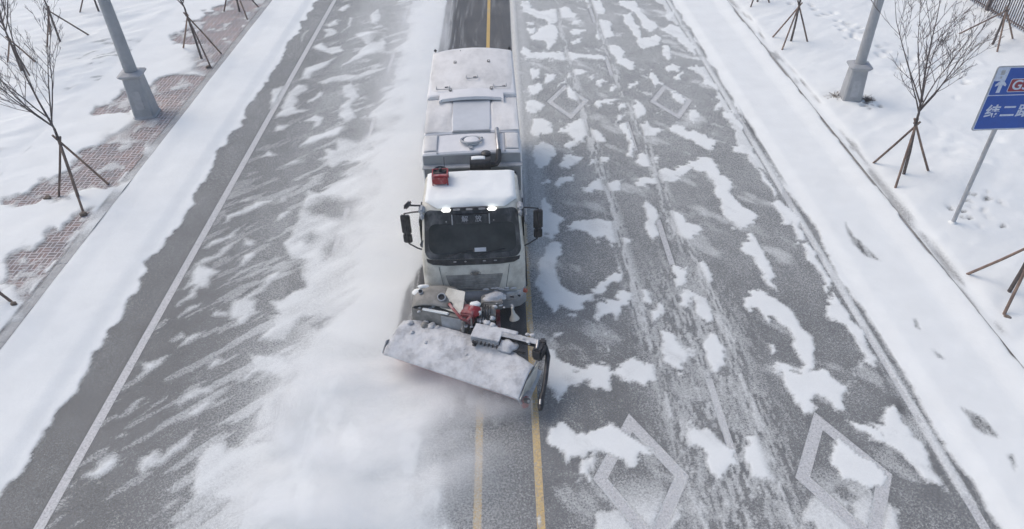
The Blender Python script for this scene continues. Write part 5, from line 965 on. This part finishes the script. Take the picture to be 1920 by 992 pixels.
p.extr([Vector((ax + dx, -.108, az + dz)) for dx, dz in ((0, .24), (.13, .10), (.125, .05), (.045, .09), (.045, -.11), (-.045, -.11), (-.045, .09), (-.125, .05), (-.13, .10))], (0, -.004, 0)); p.out('arrow', 'sign_white', bd, smooth=False)
p = P(); rr(p, BX0 + .44, BX1 - .12, 3.95, 4.29, .04, -.1078, -.110); shd = p.out('route_shield', 'sign_white', bd)
p = P(); rr(p, BX0 + .455, BX1 - .135, 3.965, 4.275, .03, -.1105, -.112); p.out('shield_field', 'sign_red', shd)
Fc = Euler((math.pi / 2, 0, 0)).to_matrix().to_4x4()
text('G3', .34, 'lettering', 'sign_white', shd, Matrix.Translation((BX0 + .72, -.1145, 4.12)) @ Fc, .002, bold=.006)
for i, ch in enumerate('纬二路'):
    text(ch, .36, 'lettering', 'sign_white', bd, Matrix.Translation((BX0 + .32 + .385 * i, -.1095, 3.43)) @ Fc, .002, bold=.008)
p = P()
for z in (3.2, 4.1): p.box((0, -.045, z), (.9, .05, .06)); p.tube([(-.06, .0, z), (0, .065, z), (.06, 0, z)], .012, 6)
p.out('bracket', 'galv', sg)

# ------------------------------------------------------------------ picket fence
fc = thing('picket_fence', 'dark brown picket fence with thick posts along the far right snowfield', 'fence', (22.15, 26, .12), rad(90 + .8))
pitch = 3.2
for k in range(7):
    x0 = -.6 + pitch * k
    p = P()
    for j in range(1, 21):
        x = x0 + pitch * j / 21; p.box((x, 0, 1.02), (.035, .035, 1.62))
        p.extr([(x - .0175, -.0175, 1.83), (x + .0175, -.0175, 1.83), (x, -.0175, 1.90)], (0, .035, 0))
    pn = p.out('pickets', 'fence_brown', fc, smooth=False)
    p = P()
    for z in (.32, 1.62): p.box((x0 + pitch / 2, .0, z), (pitch - .16, .05, .045))
    p.out('rail', 'fence_brown', fc, smooth=False)
for k in range(8):
    x0 = -.6 + pitch * k; p = P(); p.box((x0, 0, 1.0), (.15, .15, 2.2), bev=.01); p.extr([(x0 - .09, -.09, 2.1), (x0 + .09, -.09, 2.1), (x0 + .09, .09, 2.1), (x0 - .09, .09, 2.1)], (0, 0, .05)); p.out('post', 'fence_brown', fc, smooth=False)

# ------------------------------------------------------------------ dead weeds by the right lamp post
p = P(); rs = random.Random(9)
for k in range(260):
    cx, cy = (11.95, 23.45) if k < 150 else (13.0, 23.2); a = rs.uniform(0, 6.28); r = abs(rs.gauss(0, .16)); b = Vector((cx + r * math.cos(a), cy + r * math.sin(a), .15))
    q = b + Vector((rs.gauss(0, .12), rs.gauss(0, .12), rs.uniform(.05, .20))); p.tube([b, b.lerp(q, .5) + Vector((0, 0, .03)), q], [.009, .008, .004], 3, caps=False)
tag(p.out('dry_weeds', 'dry_grass'), 'dark dead weeds poking through snow around the right lamp post', 'weeds', kind='stuff')
rs = random.Random(4)
for i, (x, y, s, lb) in enumerate([(-14.15, 18.25, .10, 'dark clod on the paving beside the short stake of the nearest tree'), (-12.62, 17.30, .09, 'dark clod at the foot of the nearest tree\'s stake closest to the road'), (-12.45, 28.2, .09, 'clod by a stake of the leaning tree right of the left lamp post'), (-12.5, 13.3, .07, 'small clod at the brown stake end on the near left paving'), (11.50, 11.75, .07, 'dark clod beside the thin stake at the right edge')]):
    p = P(); lump(p, Vector((x, y, .19)), s, 90 + i, (1.2, 1, .7)); p.out('soil_clod', 'soil'); o = COL.objects[-1]; tag(o, lb, 'clod', 'soil clods at the tree stakes')

# ------------------------------------------------------------------ powder blown up by the plough
def powder(name, label, x0, x1, y0, y1, z0, z1, dens, build):
    p = P(); p.box(((x0 + x1) / 2, (y0 + y1) / 2, (z0 + z1) / 2), (x1 - x0, y1 - y0, z1 - z0)); 
    m = bpy.data.materials.new(name); m.use_nodes = True; nt = m.node_tree; nt.nodes.remove(nt.nodes['Principled BSDF']); MATS[name] = m
    vol = N(nt, 'ShaderNodeVolumePrincipled'); vol.inputs['Color'].default_value = (1, 1, 1, 1); vol.inputs['Anisotropy'].default_value = 0.0
    nt.links.new(vol.outputs[0], nt.nodes['Material Output'].inputs['Volume'])
    geo = N(nt, 'ShaderNodeNewGeometry'); sx = N(nt, 'ShaderNodeSeparateXYZ'); nt.links.new(geo.outputs['Position'], sx.inputs[0])
    mp = N(nt, 'ShaderNodeMapping'); nt.links.new(geo.outputs['Position'], mp.inputs[0]); mp.inputs['Rotation'].default_value = (0, 0, rad(-50)); mp.inputs['Scale'].default_value = (.55, 1.3, 1.2)
    no = N(nt, 'ShaderNodeTexNoise'); no.inputs['Scale'].default_value = .95; no.inputs['Detail'].default_value = 5; no.inputs['Roughness'].default_value = .55; nt.links.new(mp.outputs[0], no.inputs['Vector'])
    def rng(v, a, b):
        r = N(nt, 'ShaderNodeMapRange', interpolation_type='SMOOTHSTEP'); nt.links.new(v, r.inputs[0]); r.inputs[1].default_value = a; r.inputs[2].default_value = b; return r.outputs[0]
    d = build(nt, sx.outputs, no.outputs[0], rng)
    nt.links.new(math_(nt, 'MULTIPLY', d, dens), vol.inputs['Density'])
    o = p.out(name, name, smooth=False); tag(o, label, 'snow powder', kind='stuff'); return o
def cloud_front(nt, s, no, rng):
    x, y, z = s[0], s[1], s[2]
    d = rng(no, .36, .68)
    # distance ahead of the blade line; powder is thickest low down and to the left
    ln = math_(nt, 'ADD', math_(nt, 'MULTIPLY', x, .424), math_(nt, 'MULTIPLY', y, .906))       # 8.23 at the blade
    a = rng(ln, 9.05, 8.75); b = rng(math_(nt, 'SUBTRACT', x, math_(nt, 'MULTIPLY', math_(nt, 'SUBTRACT', y, 8.8), .75)), .95, -1.1); c = rng(z, 1.0, .05); e = rng(x, -5.6, -4.4); f = rng(y, 6.0, 7.4)
    for q in (a, b, c, e, f): d = math_(nt, 'MULTIPLY', d, q)
    return d
def cloud_side(nt, s, no, rng):
    x, y, z = s[0], s[1], s[2]
    d = math_(nt, 'ADD', rng(no, .30, .66), .12)
    a = rng(x, -5.4, -4.0); b = rng(x, -2.3, -2.6); c = rng(z, 1.4, .1); e = rng(y, 10.6, 12.0); f = rng(y, 42, 30)
    for q in (a, b, c, e, f): d = math_(nt, 'MULTIPLY', d, q)
    return d
powder('powder_cloud', 'white snow powder boiling up in front of the plough blade', -5.7, .34, 5.6, 11.0, .05, 1.1, 2.2, cloud_front)
powder('powder_trail', 'soft white snow dust hanging along the left side of the truck', -5.5, -2.3, 11.05, 42, .05, 1.45, .50, cloud_side)

# ------------------------------------------------------------------ thin cold haze
m = bpy.data.materials.new('haze'); m.use_nodes = True; nt = m.node_tree; nt.nodes.remove(nt.nodes['Principled BSDF']); MATS['haze'] = m
vol = N(nt, 'ShaderNodeVolumePrincipled'); vol.inputs['Color'].default_value = (.95, .975, 1, 1); vol.inputs['Density'].default_value = 0.0009; vol.inputs['Anisotropy'].default_value = 0.0
nt.links.new(vol.outputs[0], nt.nodes['Material Output'].inputs['Volume'])
p = P(); p.box((0, 50, 5.5), (500, 460, 14)); hz_ = p.out('haze', 'haze', smooth=False); tag(hz_, 'thin pale winter haze over the whole road', 'haze', kind='stuff')
